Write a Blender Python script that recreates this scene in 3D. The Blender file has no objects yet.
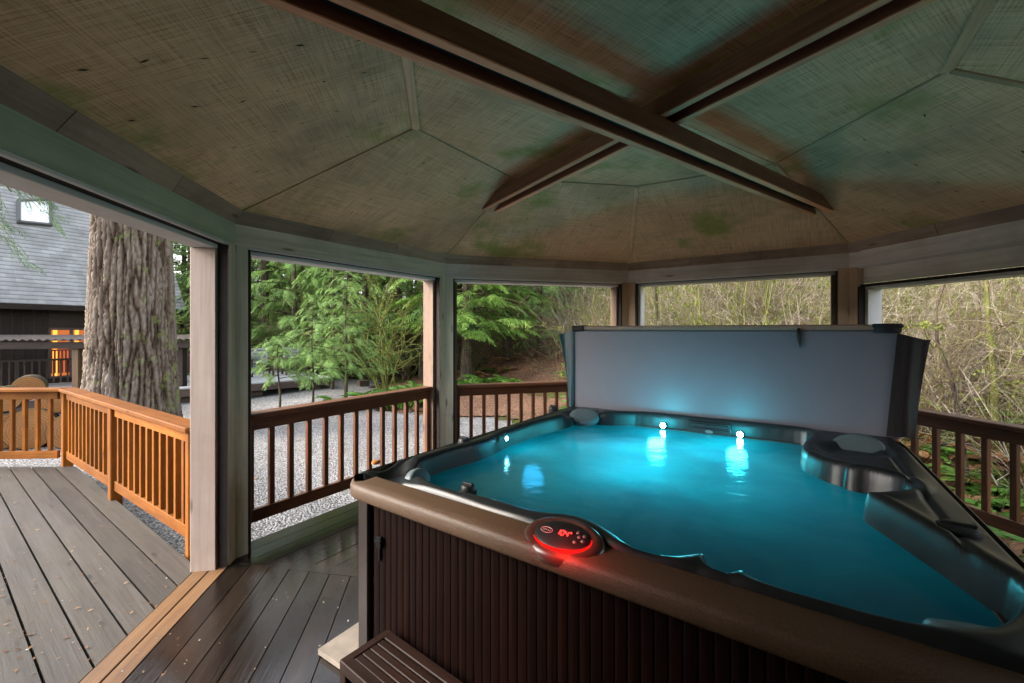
import bpy, math, random
import numpy as np
from mathutils import Vector, Matrix, noise

random.seed(7)
RNG = np.random.default_rng(11)
S = bpy.context.scene
COL = S.collection
H = 1.575                      # eye height above the gazebo floor
F, CY = 425.0, 330.1


def V(*a):
    return np.array(a, float)


def px(x, y, z):
    """world point at height z that the photo shows at pixel x, y"""
    Y = F * (z - H) / (CY - y)
    return V((x - 512) / F * Y, Y, z)


def at(x, Y, z=0.0):
    return V((x - 512) / F * Y, Y, z)


def unit(v):
    v = np.asarray(v, float)
    return v / max(np.linalg.norm(v), 1e-9)


# ------------------------------------------------------------------ materials
class NT:
    def __init__(self, name):
        self.m = bpy.data.materials.new(name)
        self.m.use_nodes = True
        self.t = self.m.node_tree
        self.t.nodes.clear()
        self.out = self.t.nodes.new('ShaderNodeOutputMaterial')

    def n(self, typ, ins=None, **kw):
        nd = self.t.nodes.new('ShaderNode' + typ)
        for k, v in kw.items():
            setattr(nd, k, v)
        for k, v in (ins or {}).items():
            s = nd.inputs[k]
            if isinstance(v, bpy.types.NodeSocket):
                self.t.links.new(v, s)
            elif isinstance(v, tuple) and len(v) == 3 and s.type == 'RGBA':
                s.default_value = (*v, 1)
            else:
                s.default_value = v
        return nd

    def gc(self):
        return self.n('Attribute', attribute_name='gc').outputs['Vector']

    def pos(self):
        return self.n('NewGeometry').outputs['Position']

    def map(self, vec, scale=(1, 1, 1), rot=(0, 0, 0), loc=(0, 0, 0)):
        return self.n('Mapping', {'Vector': vec, 'Scale': scale, 'Rotation': rot, 'Location': loc}).outputs[0]

    def noise(self, vec, scale=5, detail=4, rough=.55, dist=0):
        return self.n('TexNoise', {'Vector': vec, 'Scale': scale, 'Detail': detail, 'Roughness': rough, 'Distortion': dist}).outputs['Fac']

    def ramp(self, fac, stops):
        nd = self.n('ValToRGB', {'Fac': fac})
        e = nd.color_ramp.elements
        while len(e) > 1:
            e.remove(e[-1])
        for i, (p, c) in enumerate(stops):
            el = e[0] if i == 0 else e.new(p)
            el.position = p
            el.color = (*c, 1) if isinstance(c, tuple) else (c, c, c, 1)
        return nd.outputs[0]

    def mix(self, fac, a, b, blend='MIX'):
        nd = self.t.nodes.new('ShaderNodeMix')
        nd.data_type = 'RGBA'
        nd.blend_type = blend
        for s, v in ((nd.inputs[0], fac), (nd.inputs[6], a), (nd.inputs[7], b)):
            if isinstance(v, bpy.types.NodeSocket):
                self.t.links.new(v, s)
            else:
                s.default_value = (*v, 1) if isinstance(v, tuple) else v
        return nd.outputs[2]

    def math(self, op, a, b=0.0, c=False):
        return self.n('Math', {0: a, 1: b}, operation=op, use_clamp=c).outputs[0]

    def bump(self, h, strength=.3, dist=.01, normal=None):
        i = {'Height': h, 'Strength': strength, 'Distance': dist}
        if normal is not None:
            i['Normal'] = normal
        return self.n('Bump', i).outputs[0]

    def pbr(self, color, rough=.6, spec=.4, normal=None, **kw):
        i = {'Base Color': color, 'Roughness': rough, 'Specular IOR Level': spec}
        if normal is not None:
            i['Normal'] = normal
        i.update(kw)
        b = self.n('BsdfPrincipled', i)
        self.t.links.new(b.outputs[0], self.out.inputs[0])
        return self.m

    def surf(self, sock):
        self.t.links.new(sock, self.out.inputs[0])
        return self.m


def wood(name, dark, mid, light, rough=.6, spec=.3, grain=1.0, stain=None, stain_amt=.4, bump=.25, blotch=1.5, wet=0.0):
    n = NT(name)
    g = n.gc()
    w = n.noise(n.map(g, (1.2, 1.2, 1.2)), 2.0, 2)
    fine = n.noise(n.map(g, (3 * grain, 70 * grain, 70 * grain)), 1.0, 5, .65, .3)
    mid_ = n.noise(n.map(g, (.9 * grain, 16 * grain, 16 * grain)), 1.0, 3, .5, .8)
    c = n.ramp(n.mix(.45, fine, mid_), [(.3, dark), (.5, mid), (.72, light)])
    board = n.noise(n.map(g, (.12, .5, .5)), 1.0, 0)
    c = n.mix(.75, c, n.ramp(board, [(.3, .62), (.7, 1.3)]), 'MULTIPLY')
    bl = n.noise(n.map(n.pos(), (1, 1, 1)), blotch, 5, .65)
    c = n.mix(n.ramp(bl, [(.45, 0.0), (.7, stain_amt)]), c, stain or dark)
    # knots
    vo = n.n('TexVoronoi', {'Vector': n.map(g, (2.2, 9, 9)), 'Scale': 1.0}).outputs['Distance']
    c = n.mix(n.ramp(vo, [(.05, .75), (.14, 0.0)]), c, tuple(x * .35 for x in dark))
    r = n.ramp(bl, [(.35, max(.05, rough - .12 - wet)), (.65, rough)])
    return n.pbr(c, r, spec, n.bump(fine, bump, .004))


M = {}
M['cedar'] = wood('cedar_orange', (0.1285, 0.03735, 0.004491), (0.2192, 0.07038, 0.008482), (0.3024, 0.1112, 0.01597), .65, .12, stain=(0.0756, 0.02873, 0.005988), stain_amt=.6)
M['rail'] = wood('stained_cedar', (0.06961, 0.02321, 0.009448), (0.1218, 0.0442, 0.0189), (0.1915, 0.07956, 0.03674), .5, .4, stain=(0.05221, 0.0221, 0.0126), stain_amt=.5)
M['green'] = wood('weathered_lit_green_paint', (0.3416, 0.4329, 0.3198), (0.4919, 0.6035, 0.4551), (0.6012, 0.6952, 0.5411), .65, .25, grain=.7, stain=(0.2, 0.24, 0.153), bump=.12)
M['greyg'] = wood('weathered_lit_grey_green_paint', (0.3908, 0.3825, 0.2995), (0.5583, 0.5482, 0.4494), (0.6978, 0.6757, 0.5741), .65, .25, grain=.7, stain=(0.2704, 0.247, 0.1767), bump=.12)
M['grey'] = wood('weathered_lit_grey_paint', (0.5124, 0.488, 0.4697), (0.7076, 0.6832, 0.6588), (0.8296, 0.8052, 0.7808), .65, .25, grain=.7, stain=(.22, .18, .14), bump=.12)
M['jamb'] = wood('pale_jamb_wood', (0.3221, 0.2416, 0.1946), (0.4429, 0.3422, 0.2885), (0.5234, 0.4227, 0.369), .6, .3, grain=.6, stain=(0.255, 0.1879, 0.1342), stain_amt=.5, bump=.15)
M['jamb_sun_tint'] = wood('sun_tinted_jamb_wood', (.15, .10, .072), (.22, .148, .108), (.27, .19, .145), .6, .2, grain=.6, stain=(.12, .08, .055), stain_amt=.5, bump=.15)  # jamb wood copy, darker, with the sun's warm tone put into the colour
M['tan'] = wood('lit_tan_post_wood', (0.45, 0.3187, 0.2125), (0.6, 0.4312, 0.3), (0.7, 0.525, 0.375), .6, .3, grain=.6, stain=(.22, .18, .13), bump=.15)
M['soffit'] = wood('white_soffit_paint', (.62, .63, .62), (.72, .73, .72), (.78, .79, .79), .6, .3, grain=.5, stain=(.5, .48, .44), stain_amt=.25, bump=.05)
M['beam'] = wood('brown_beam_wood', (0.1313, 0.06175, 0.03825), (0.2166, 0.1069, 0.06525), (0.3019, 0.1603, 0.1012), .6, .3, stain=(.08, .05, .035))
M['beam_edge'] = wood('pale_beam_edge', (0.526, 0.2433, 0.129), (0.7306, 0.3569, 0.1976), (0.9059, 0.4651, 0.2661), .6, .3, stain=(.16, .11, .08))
M['batten'] = wood('batten_wood', (0.405, 0.2869, 0.1688), (0.6075, 0.4387, 0.27), (0.7762, 0.5737, 0.3712), .6, .3, stain=(.16, .13, .07))
M['frieze'] = wood('frieze_wood', (0.264, 0.198, 0.144), (0.384, 0.3, 0.222), (0.504, 0.408, 0.312), .65, .25, grain=.7, stain=(.10, .07, .05), stain_amt=.6)
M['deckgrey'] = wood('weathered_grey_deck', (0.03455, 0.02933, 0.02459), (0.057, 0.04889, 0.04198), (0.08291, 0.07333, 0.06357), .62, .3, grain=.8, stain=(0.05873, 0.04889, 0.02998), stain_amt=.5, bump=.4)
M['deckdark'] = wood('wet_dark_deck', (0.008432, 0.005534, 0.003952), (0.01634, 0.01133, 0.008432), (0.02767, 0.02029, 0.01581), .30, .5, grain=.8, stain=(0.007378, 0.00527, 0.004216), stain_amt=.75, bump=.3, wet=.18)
M['thresh'] = wood('threshold_wood', (0.077, 0.0385, 0.0168), (0.14, 0.0735, 0.0315), (0.21, 0.119, 0.056), .5, .4, stain=(0.07, 0.0385, 0.021), stain_amt=.6)
M['farwood'] = wood('old_platform_wood', (.05, .035, .028), (.085, .06, .05), (.13, .095, .08), .7, .2)
M['plat'] = wood('pale_platform_boards', (.32, .33, .34), (.44, .45, .47), (.52, .54, .56), .6, .3)
M['housewood'] = wood('dark_house_siding', (.018, .012, .009), (.032, .021, .016), (.05, .034, .025), .7, .2)
M['stepwood'] = wood('step_wood', (0.008663, 0.003713, 0.002475), (0.01609, 0.00693, 0.004455), (0.02723, 0.01238, 0.00792), .6, .15)


def plain(name, col, rough=.5, spec=.4, var=.15, scale=30, bump=.0, **kw):
    n = NT(name)
    no = n.noise(n.pos(), scale, 4)
    c = n.mix(1.0, col, n.ramp(no, [(.3, 1 - var), (.7, 1 + var)]), 'MULTIPLY')
    return n.pbr(c, rough, spec, n.bump(no, bump, .004) if bump else None, **kw)


M['dark'] = plain('dark_gap', (.035, .030, .027), .8, .1)
M['black'] = plain('black_plastic', (.010, .011, .012), .5, .3)
M['vinyl'] = plain('black_brown_vinyl', (.014, .010, .010), .6, .2, bump=.3, scale=60)
M['vinyl_top'] = plain('brown_vinyl', (.22, .14, .105), .5, .4, bump=.2, scale=80)
M['teal_vinyl'] = plain('dark_teal_vinyl', (.02, .05, .06), .5, .4)
M['liner'] = plain('pale_cover_liner', (0.1179, 0.1172, 0.1412), .45, .4, .06, 3)
M['pillow'] = plain('grey_headrest', (.075, .10, .11), .5, .4, .05, 20)
M['slab'] = plain('beige_pad', (0.21, 0.18, 0.15), .7, .2, .2, 12, bump=.2)
M['steel'] = plain('grey_metal', (.10, .10, .10), .4, .5)
M['nail'] = plain('rust_nail_mark', (.085, .06, .042), .8, .1)
M['board_white'] = plain('pale_blue_box', (.30, .42, .55), .5, .3)


def emit(name, col, s):
    n = NT(name)
    return n.surf(n.n('Emission', {'Color': col, 'Strength': s}).outputs[0])


M['led'] = emit('teal_led', (.30, 1.0, 1.0), 14)
M['led_blue'] = emit('blue_led', (.15, .66, 1.0), 12)
M['red'] = emit('red_display', (1.0, .02, .015), 1.3)
M['redring'] = emit('red_ring', (1.0, .008, .006), .28)
M['lit'] = emit('lit_window_orange', (1.0, .36, .05), .42)
M['lit_dim'] = emit('lit_window_amber', (.65, .17, .05), .18)


def ceiling_mat():
    n = NT('weathered_plywood')
    g = n.gc()
    p = n.pos()
    a = n.noise(n.map(g, (3.5, 130, 1)), 1.0, 4, .7, .15)
    b = n.noise(n.map(g, (160, 3.0, 1)), 1.0, 4, .7, .15)
    w = n.mix(.5, a, b)
    c = n.ramp(w, [(.38, (0.4141, 0.2652, 0.1464)), (.5, (0.7307, 0.5176, 0.3141)), (.66, (0.9012, 0.6858, 0.4535))])
    big = n.noise(p, 1.1, 5, .6)
    c = n.mix(n.ramp(big, [(.48, 0.0), (.72, .38)]), c, (.40, .21, .10))
    big2 = n.noise(n.map(p, (1, 1, 1), loc=(5, 3, 1)), .9, 5, .65)
    c = n.mix(n.ramp(big2, [(.5, 0.0), (.70, .7)]), c, (.27, .23, .16))
    moss = n.noise(n.map(p, (1, 1, 1), loc=(11.3, 7.7, 3)), 1.5, 6, .6)
    c = n.mix(n.ramp(moss, [(.55, 0.0), (.68, .75)]), c, (.20, .29, .05))
    return n.pbr(c, .8, .15, n.bump(w, .45, .003))


M['ceil'] = ceiling_mat()


def shingle_mat():
    n = NT('grey_roof_shingles')
    g = n.gc()
    s = n.n('SeparateXYZ', {'Vector': g}).outputs
    row = n.math('DIVIDE', n.math('ADD', s[1], n.math('MULTIPLY', n.noise(g, 6, 2), .025)), .145)
    fr_ = n.math('FRACT', row)
    br = n.n('TexBrick', {'Vector': g, 'Color1': (0.26, 0.26, 0.26), 'Color2': (0.325, 0.325, 0.325), 'Mortar': (0.234, 0.234, 0.234), 'Scale': 1.0,
                          'Mortar Size': .004, 'Brick Width': .34, 'Row Height': .145, 'Bias': 0.0})
    c = n.mix(1.0, br.outputs['Color'], n.ramp(fr_, [(.0, .45), (.12, .62), (.3, 1.0), (1, 1.12)]), 'MULTIPLY')
    no = n.noise(g, 2.2, 6)
    c = n.mix(1.0, c, n.ramp(no, [(.3, .75), (.7, 1.2)]), 'MULTIPLY')
    return n.pbr(c, .8, .2, n.bump(n.math('MULTIPLY', fr_, -1.0), .5, .02))


M['shingle'] = shingle_mat()


def gravel_mat(name, cols, scale=38):
    n = NT(name)
    p = n.pos()
    vo = n.n('TexVoronoi', {'Vector': p, 'Scale': scale, 'Randomness': 1.0})
    r = n.n('SeparateColor', {'Color': vo.outputs['Color']}).outputs[0]
    c = n.ramp(r, cols)
    d = vo.outputs['Distance']
    c = n.mix(n.ramp(d, [(.42, 0.0), (.66, .8)]), c, tuple(x * .25 for x in cols[0][1]))
    big = n.noise(p, .8, 5, .6)
    c = n.mix(1.0, c, n.ramp(big, [(.3, .72), (.7, 1.15)]), 'MULTIPLY')
    m2 = n.noise(p, 2.5, 4, .7)
    c = n.mix(n.ramp(m2, [(.57, 0.0), (.72, .65)]), c, (.12, .11, .06))
    return n.pbr(c, .75, .25, n.bump(n.math('MULTIPLY', d, -1.0), 1.0, .025))


M['gravel'] = gravel_mat('pale_gravel', [(.0, (0.198, 0.1914, 0.1914)), (.45, (0.3432, 0.3366, 0.3366)), (1, (0.4884, 0.4818, 0.4752))], 46)
M['mulch'] = gravel_mat('red_brown_leaf_mulch', [(.0, (0.136, 0.06248, 0.03825)), (.5, (0.255, 0.125, 0.0765)), (1, (0.357, 0.2321, 0.1454))], 30)


def ground_mat():
    n = NT('forest_floor')
    p = n.pos()
    vo = n.n('TexVoronoi', {'Vector': p, 'Scale': 16.0})
    r = n.n('SeparateColor', {'Color': vo.outputs['Color']}).outputs[0]
    litter = n.ramp(r, [(.0, (0.0372, 0.0217, 0.0124)), (.5, (0.093, 0.0527, 0.0279)), (1, (0.1426, 0.0868, 0.0496))])
    green = n.ramp(n.noise(p, 22, 4), [(.3, (0.04, 0.06, 0.0096)), (.7, (0.104, 0.136, 0.028))])
    f = n.noise(p, .9, 6, .65)
    c = n.mix(n.ramp(f, [(.46, 0.0), (.6, .9)]), litter, green)
    return n.pbr(c, .9, .1, n.bump(n.noise(p, 18, 5, .7), .9, .06))


M['ground'] = ground_mat()


def leaf_mat(name, dark, mid, light, trans=.35):
    n = NT(name)
    g = n.n('SeparateXYZ', {'Vector': n.gc()}).outputs
    c = n.ramp(g[0], [(.0, dark), (.5, mid), (1.0, light)])
    big = n.noise(n.pos(), 1.3, 3)
    c = n.mix(1.0, c, n.ramp(big, [(.3, .7), (.7, 1.3)]), 'MULTIPLY')
    b = n.n('BsdfPrincipled', {'Base Color': c, 'Roughness': .55, 'Specular IOR Level': .3})
    t = n.n('BsdfTranslucent', {'Color': c})
    return n.surf(n.n('MixShader', {0: trans, 1: b.outputs[0], 2: t.outputs[0]}).outputs[0])


M['hemlock'] = leaf_mat('hemlock_needles', (.07, .14, .025), (.14, .26, .045), (.24, .40, .085))
M['cedarleaf'] = leaf_mat('cedar_fronds', (0.09856, 0.1813, 0.0495), (0.1848, 0.3059, 0.08415), (0.2957, 0.4532, 0.1386))
M['conifer'] = leaf_mat('dark_conifer_needles', (.03, .07, .02), (.06, .125, .03), (.10, .19, .05))
M['farleaf'] = leaf_mat('distant_needles', (.08, .14, .04), (.15, .235, .07), (.25, .35, .11))
M['fern'] = leaf_mat('fern_green', (.045, .11, .015), (.09, .20, .03), (.16, .30, .05))
M['bracken'] = leaf_mat('brown_bracken', (.13, .06, .025), (.25, .125, .055), (.38, .23, .11))
M['mossleaf'] = leaf_mat('yellow_moss', (0.06, 0.075, 0.01125), (0.1275, 0.15, 0.0225), (0.225, 0.2475, 0.045), .2)
M['firleaf'] = leaf_mat('fir_needles', (.045, .085, .04), (.08, .14, .06), (.13, .21, .09))


def bark(name, a, b, c, moss=(.12, .16, .03), amt=.5, sc=1.0):
    n = NT(name)
    p = n.pos()
    v = n.noise(n.map(p, (14 * sc, 14 * sc, 2.6 * sc)), 1.0, 5, .65, .4)
    col = n.ramp(v, [(.32, a), (.5, b), (.7, c)])
    m = n.noise(p, 3.2 * sc, 6, .7)
    col = n.mix(n.ramp(m, [(.5, 0.0), (.66, amt)]), col, moss)
    return n.pbr(col, .9, .1, n.bump(v, 1.0, .03))


M['bark'] = bark('dark_bark', (.025, .018, .014), (.06, .045, .034), (.11, .085, .065), (.09, .12, .025), .6)
M['mossbark'] = bark('mossy_bark', (.08, .09, .02), (.12, .125, .04), (.20, .20, .07), (.19, .21, .045), .8)
M['twig'] = bark('bare_twig', (.07, .045, .032), (.14, .095, .07), (.22, .165, .13), (.22, .25, .05), .9, 2)
M['paletwig'] = bark('pale_twig', (.22, .175, .135), (.38, .32, .26), (.54, .48, .41), (.26, .28, .07), .6, 2)
M['darktwig'] = bark('dark_twig', (.03, .02, .018), (.06, .045, .04), (.12, .09, .075), (.2, .22, .05), .3, 2)


def fir_bark():
    n = NT('fir_bark')
    d = n.n('SeparateXYZ', {'Vector': n.gc()}).outputs[0]
    p = n.pos()
    fine = n.noise(n.map(p, (1, 1, .5)), 24, 6, .7)
    col = n.ramp(n.mix(.35, d, fine), [(.22, (.018, .012, .009)), (.42, (.075, .052, .037)), (.62, (.15, .115, .088)), (.85, (.23, .19, .16))])
    m = n.noise(p, 4.5, 6, .72)
    x = n.n('SeparateXYZ', {'Vector': p}).outputs[0]
    bias = n.n('MapRange', {0: x, 1: -6.75, 2: -5.5, 3: -.16, 4: .06}).outputs[0]
    m = n.math('ADD', m, bias)
    col = n.mix(n.ramp(m, [(.52, 0.0), (.64, .75)]), col, (.20, .25, .07))
    return n.pbr(col, .9, .1, n.bump(fine, .8, .02))


M['firbark'] = fir_bark()


def log_mat():
    n = NT('cut_log_end')
    g = n.gc()
    w = n.n('TexWave', {'Vector': g, 'Scale': 9.0, 'Distortion': 2.5, 'Detail': 2.0}, wave_type='RINGS', rings_direction='Z').outputs['Fac']
    no = n.noise(g, 5, 4)
    c = n.ramp(n.mix(.35, no, w), [(.25, (0.2352, 0.1078, 0.0392)), (.6, (0.3234, 0.1568, 0.0588)), (.8, (0.392, 0.2156, 0.0931))])
    return n.pbr(c, .75, .2)


M['logend'] = log_mat()
# spa
n = NT('spa_rim_bronze')
no = n.noise(n.pos(), 190, 3, .75)
c = n.ramp(no, [(.3, (0.042, 0.0222, 0.0108)), (.55, (0.075, 0.042, 0.0216)), (.75, (0.114, 0.069, 0.0378))])
M['rim'] = n.pbr(c, .52, .4, n.bump(no, .6, .003))
n = NT('spa_shell_black')
no = n.noise(n.pos(), 9, 7, .7)
c = n.ramp(no, [(.3, (0.0072, 0.0084, 0.009)), (.55, (0.0108, 0.0126, 0.0138)), (.8, (0.0204, 0.0228, 0.0246))])
M['shell'] = n.pbr(c, n.ramp(no, [(.35, .33), (.7, .42)]), .35, n.bump(n.noise(n.pos(), 140, 2), .05, .002))
n = NT('spa_cabinet')
g = n.gc()
st = n.noise(n.map(g, (45, 45, 1.2)), 1.0, 4, .7)
c = n.ramp(st, [(.3, (0.001988, 0.0005879, 0.0003557)), (.5, (0.004829, 0.001364, 0.0007904)), (.72, (0.01022, 0.002939, 0.001581))])
M['cabinet'] = n.pbr(c, .6, .05, n.bump(st, .2, .003))
M['trim'] = plain('cabinet_trim', (0.00817, 0.002936, 0.00162), .45, .3)
n = NT('milky_water')
p = n.pos()
h1 = n.noise(n.map(p, (1, 1.6, 1), rot=(0, 0, .6)), 9, 3, .5, .6)
h2 = n.noise(p, 34, 2, .5)
nb = n.bump(n.mix(.25, h1, h2), .10, .05)
depth = n.noise(p, 1.7, 4, .55, .4)
tc = n.ramp(depth, [(.3, (.06, .50, .55)), (.68, (.30, .97, .92))])
tr = n.n('BsdfTranslucent', {'Color': tc})
df = n.n('BsdfDiffuse', {'Color': (.02, .10, .12)})
mx = n.n('MixShader', {0: .12, 1: tr.outputs[0], 2: df.outputs[0]})
gl = n.n('BsdfGlossy', {'Color': (1, 1, 1), 'Roughness': .16, 'Normal': nb})
fr = n.n('Fresnel', {'IOR': 1.33, 'Normal': nb})
M['water'] = n.surf(n.n('MixShader', {0: fr.outputs[0], 1: mx.outputs[0], 2: gl.outputs[0]}).outputs[0])
n = NT('window_glass')
M['glass'] = n.pbr((.85, .90, .95), .12, .6)


# ------------------------------------------------------------------ mesh builder
class MB:
    def __init__(self):
        self.v, self.f, self.g, self.mi = [], [], [], []

    def add(self, verts, faces, gc=None, mi=0):
        b = len(self.v)
        self.v += [tuple(p) for p in verts]
        self.g += [tuple(p) for p in (gc if gc is not None else verts)]
        self.f += [tuple(b + i for i in f) for f in faces]
        self.mi += [mi] * len(faces)

    def box(self, c, ax, ay, az, hx, hy, hz, ch=.003, mi=0):
        c = np.asarray(c, float)
        A = (unit(ax), unit(ay), unit(az))
        hs = (hx, hy, hz)
        ch = min(ch, hx * .4, hy * .4, hz * .4)
        vs, gs, idx = [], [], {}
        off = RNG.uniform(0, 60, 3)
        for sx in (-1, 1):
            for sy in (-1, 1):
                for sz in (-1, 1):
                    s = (sx, sy, sz)
                    for k in range(3):
                        l = [s[i] * (hs[i] if i == k else hs[i] - ch) for i in range(3)]
                        idx[(s, k)] = len(vs)
                        vs.append(c + A[0] * l[0] + A[1] * l[1] + A[2] * l[2])
                        gs.append(off + l)
        fs = []
        for k in range(3):
            i, j = [(1, 2), (2, 0), (0, 1)][k]
            for s in (-1, 1):
                q = []
                for a, b in ((-1, -1), (1, -1), (1, 1), (-1, 1)):
                    t = [0, 0, 0]
                    t[k], t[i], t[j] = s, a, b
                    q.append(idx[(tuple(t), k)])
                fs.append(q if s > 0 else q[::-1])
        for k in range(3):          # edges along k
            i, j = [(1, 2), (2, 0), (0, 1)][k]
            for a in (-1, 1):
                for b in (-1, 1):
                    t0, t1 = [0, 0, 0], [0, 0, 0]
                    t0[k], t1[k] = -1, 1
                    t0[i] = t1[i] = a
                    t0[j] = t1[j] = b
                    q = [idx[(tuple(t0), i)], idx[(tuple(t1), i)], idx[(tuple(t1), j)], idx[(tuple(t0), j)]]
                    fs.append(q if a * b < 0 else q[::-1])
        for sx in (-1, 1):
            for sy in (-1, 1):
                for sz in (-1, 1):
                    s = (sx, sy, sz)
                    q = [idx[(s, 0)], idx[(s, 1)], idx[(s, 2)]]
                    fs.append(q if sx * sy * sz > 0 else q[::-1])
        self.add(vs, fs, gs, mi)

    def bar(self, p, q, w, h, up=(0, 0, 1), ch=.003, mi=0):
        p, q = np.asarray(p, float), np.asarray(q, float)
        d = unit(q - p)
        s = unit(np.cross(np.asarray(up, float), d))
        u = np.cross(d, s)
        self.box((p + q) / 2, d, s, u, np.linalg.norm(q - p) / 2, w / 2, h / 2, ch, mi)

    def prism(self, poly, z0, z1, mi=0, grain=None):
        """poly: CCW list of (x, y); z0/z1 may be lists"""
        n = len(poly)
        z0 = [z0] * n if np.isscalar(z0) else z0
        z1 = [z1] * n if np.isscalar(z1) else z1
        vs = [(x, y, z) for (x, y), z in zip(poly, z0)] + [(x, y, z) for (x, y), z in zip(poly, z1)]
        gs = None
        if grain is not None:
            off = RNG.uniform(0, 60, 3)
            d = unit(grain)
            s = V(-d[1], d[0])
            gs = [off + (np.dot(v[:2], d), np.dot(v[:2], s), v[2]) for v in vs]
        fs = [tuple(range(n))[::-1], tuple(range(n, 2 * n))] + [(i, (i + 1) % n, n + (i + 1) % n, n + i) for i in range(n)]
        self.add(vs, fs, gs, mi)

    def slab(self, pts, th, mi=0, grain=None):
        """planar polygon (3-D points) thickened by vector th"""
        pts = [np.asarray(p, float) for p in pts]
        n = len(pts)
        th = np.asarray(th, float)
        vs = pts + [p + th for p in pts]
        d = unit(grain if grain is not None else pts[1] - pts[0])
        nn = unit(np.cross(pts[1] - pts[0], pts[2] - pts[0]))
        s = np.cross(nn, d)
        off = RNG.uniform(0, 60, 3) * (1, 1, 0)
        gs = [off + (np.dot(v - pts[0], d), np.dot(v - pts[0], s), np.dot(v - pts[0], nn)) for v in vs]
        fs = [tuple(range(n))[::-1], tuple(range(n, 2 * n))] + [(i, (i + 1) % n, n + (i + 1) % n, n + i) for i in range(n)]
        self.add(vs, fs, gs, mi)

    def tube(self, pts, radii, n=8, mi=0, caps=True):
        pts = [np.asarray(p, float) for p in pts]
        if np.isscalar(radii):
            radii = [radii] * len(pts)
        vs, fs = [], []
        up = None
        for i, p in enumerate(pts):
            d = unit(pts[min(i + 1, len(pts) - 1)] - pts[max(i - 1, 0)])
            if up is None:
                up = unit(np.cross(d, (0, 0, 1) if abs(d[2]) < .9 else (1, 0, 0)))
            s = unit(up - d * np.dot(up, d))
            up = s
            t = np.cross(d, s)
            for k in range(n):
                a = 2 * math.pi * k / n
                vs.append(p + radii[i] * (math.cos(a) * s + math.sin(a) * t))
        for i in range(len(pts) - 1):
            for k in range(n):
                fs.append((i * n + k, i * n + (k + 1) % n, (i + 1) * n + (k + 1) % n, (i + 1) * n + k))
        if caps:
            fs.append(tuple(range(n))[::-1])
            fs.append(tuple(range((len(pts) - 1) * n, len(pts) * n)))
        self.add(vs, fs, None, mi)

    def lathe(self, c, prof, axis=(0, 0, 1), n=32, sx=1.0, xdir=None, mi=0):
        """prof: list of (radius, height along axis)"""
        a = unit(axis)
        s = unit(np.cross(a, (0, 0, 1) if abs(a[2]) < .9 else (1, 0, 0))) if xdir is None else unit(np.asarray(xdir) - a * np.dot(a, xdir))
        t = np.cross(a, s)
        c = np.asarray(c, float)
        vs, fs = [], []
        for r, h in prof:
            for k in range(n):
                g = 2 * math.pi * k / n
                vs.append(c + a * h + r * (sx * math.cos(g) * s + math.sin(g) * t))
        for i in range(len(prof) - 1):
            for k in range(n):
                fs.append((i * n + k, i * n + (k + 1) % n, (i + 1) * n + (k + 1) % n, (i + 1) * n + k))
        if prof[0][0] > 1e-5:
            fs.append(tuple(range(n))[::-1])
        if prof[-1][0] > 1e-5:
            fs.append(tuple(range((len(prof) - 1) * n, len(prof) * n)))
        self.add(vs, fs, None, mi)

    def build(self, name, mats, parent=None, smooth=False, angle=None, origin=None):
        o0 = V(0, 0, 0)
        if origin is not None:
            o0 = np.asarray(origin, float)
        elif parent is not None:
            r = parent
            while r.parent is not None:
                r = r.parent
            o0 = np.array(r.location)
        me = bpy.data.meshes.new(name)
        me.from_pydata([tuple(np.asarray(v) - o0) for v in self.v], [], self.f)
        at_ = me.attributes.new('gc', 'FLOAT_VECTOR', 'POINT')
        at_.data.foreach_set('vector', np.array(self.g, np.float32).ravel())
        for m in (mats if isinstance(mats, (list, tuple)) else [mats]):
            me.materials.append(m)
        if any(self.mi):
            me.polygons.foreach_set('material_index', self.mi)
        if smooth:
            me.polygons.foreach_set('use_smooth', [True] * len(me.polygons))
            if angle:
                me.set_sharp_from_angle(angle=angle)
        o = bpy.data.objects.new(name, me)
        COL.objects.link(o)
        if parent is not None:
            o.parent = parent
        else:
            o.location = o0
        return o


class Soup:
    """many quads held in arrays"""
    def __init__(self, v=None, f=None, g=None):
        self.vs = [] if v is None else [v]
        self.fs = [] if f is None else [f]
        self.gs = [] if g is None else [g]
        self.n = 0 if v is None else len(v)

    def add(self, v, f, g):
        self.vs.append(v)
        self.fs.append(np.asarray(f) + self.n)
        self.gs.append(g)
        self.n += len(v)

    def arr(self):
        return np.concatenate(self.vs), np.concatenate(self.fs), np.concatenate(self.gs)

    def put(self, other, loc, rot=0.0, sc=1.0, szx=1.0):
        v, f, g = other
        c, s = math.cos(rot), math.sin(rot)
        R = np.array([[c, -s, 0], [s, c, 0], [0, 0, szx]])
        self.add(v @ R.T * sc + np.asarray(loc, float), f, g)

    def build(self, name, mat, parent=None, origin=None, smooth=False):
        return soup_obj(name, self.arr(), mat, parent, origin, smooth)


def soup_mesh(name, a, mat, o0=(0, 0, 0), smooth=False):
    v, f, g = a
    me = bpy.data.meshes.new(name)
    k = f.shape[1]
    me.vertices.add(len(v))
    me.vertices.foreach_set('co', (v - np.asarray(o0, float)).astype(np.float32).ravel())
    me.loops.add(f.size)
    me.loops.foreach_set('vertex_index', f.astype(np.int32).ravel())
    me.polygons.add(len(f))
    me.polygons.foreach_set('loop_start', np.arange(0, f.size, k, dtype=np.int32))
    at_ = me.attributes.new('gc', 'FLOAT_VECTOR', 'POINT')
    at_.data.foreach_set('vector', g.astype(np.float32).ravel())
    if smooth:
        me.polygons.foreach_set('use_smooth', np.ones(len(f), bool))
    me.materials.append(mat)
    me.update(calc_edges=True)
    me.validate()
    return me


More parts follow.
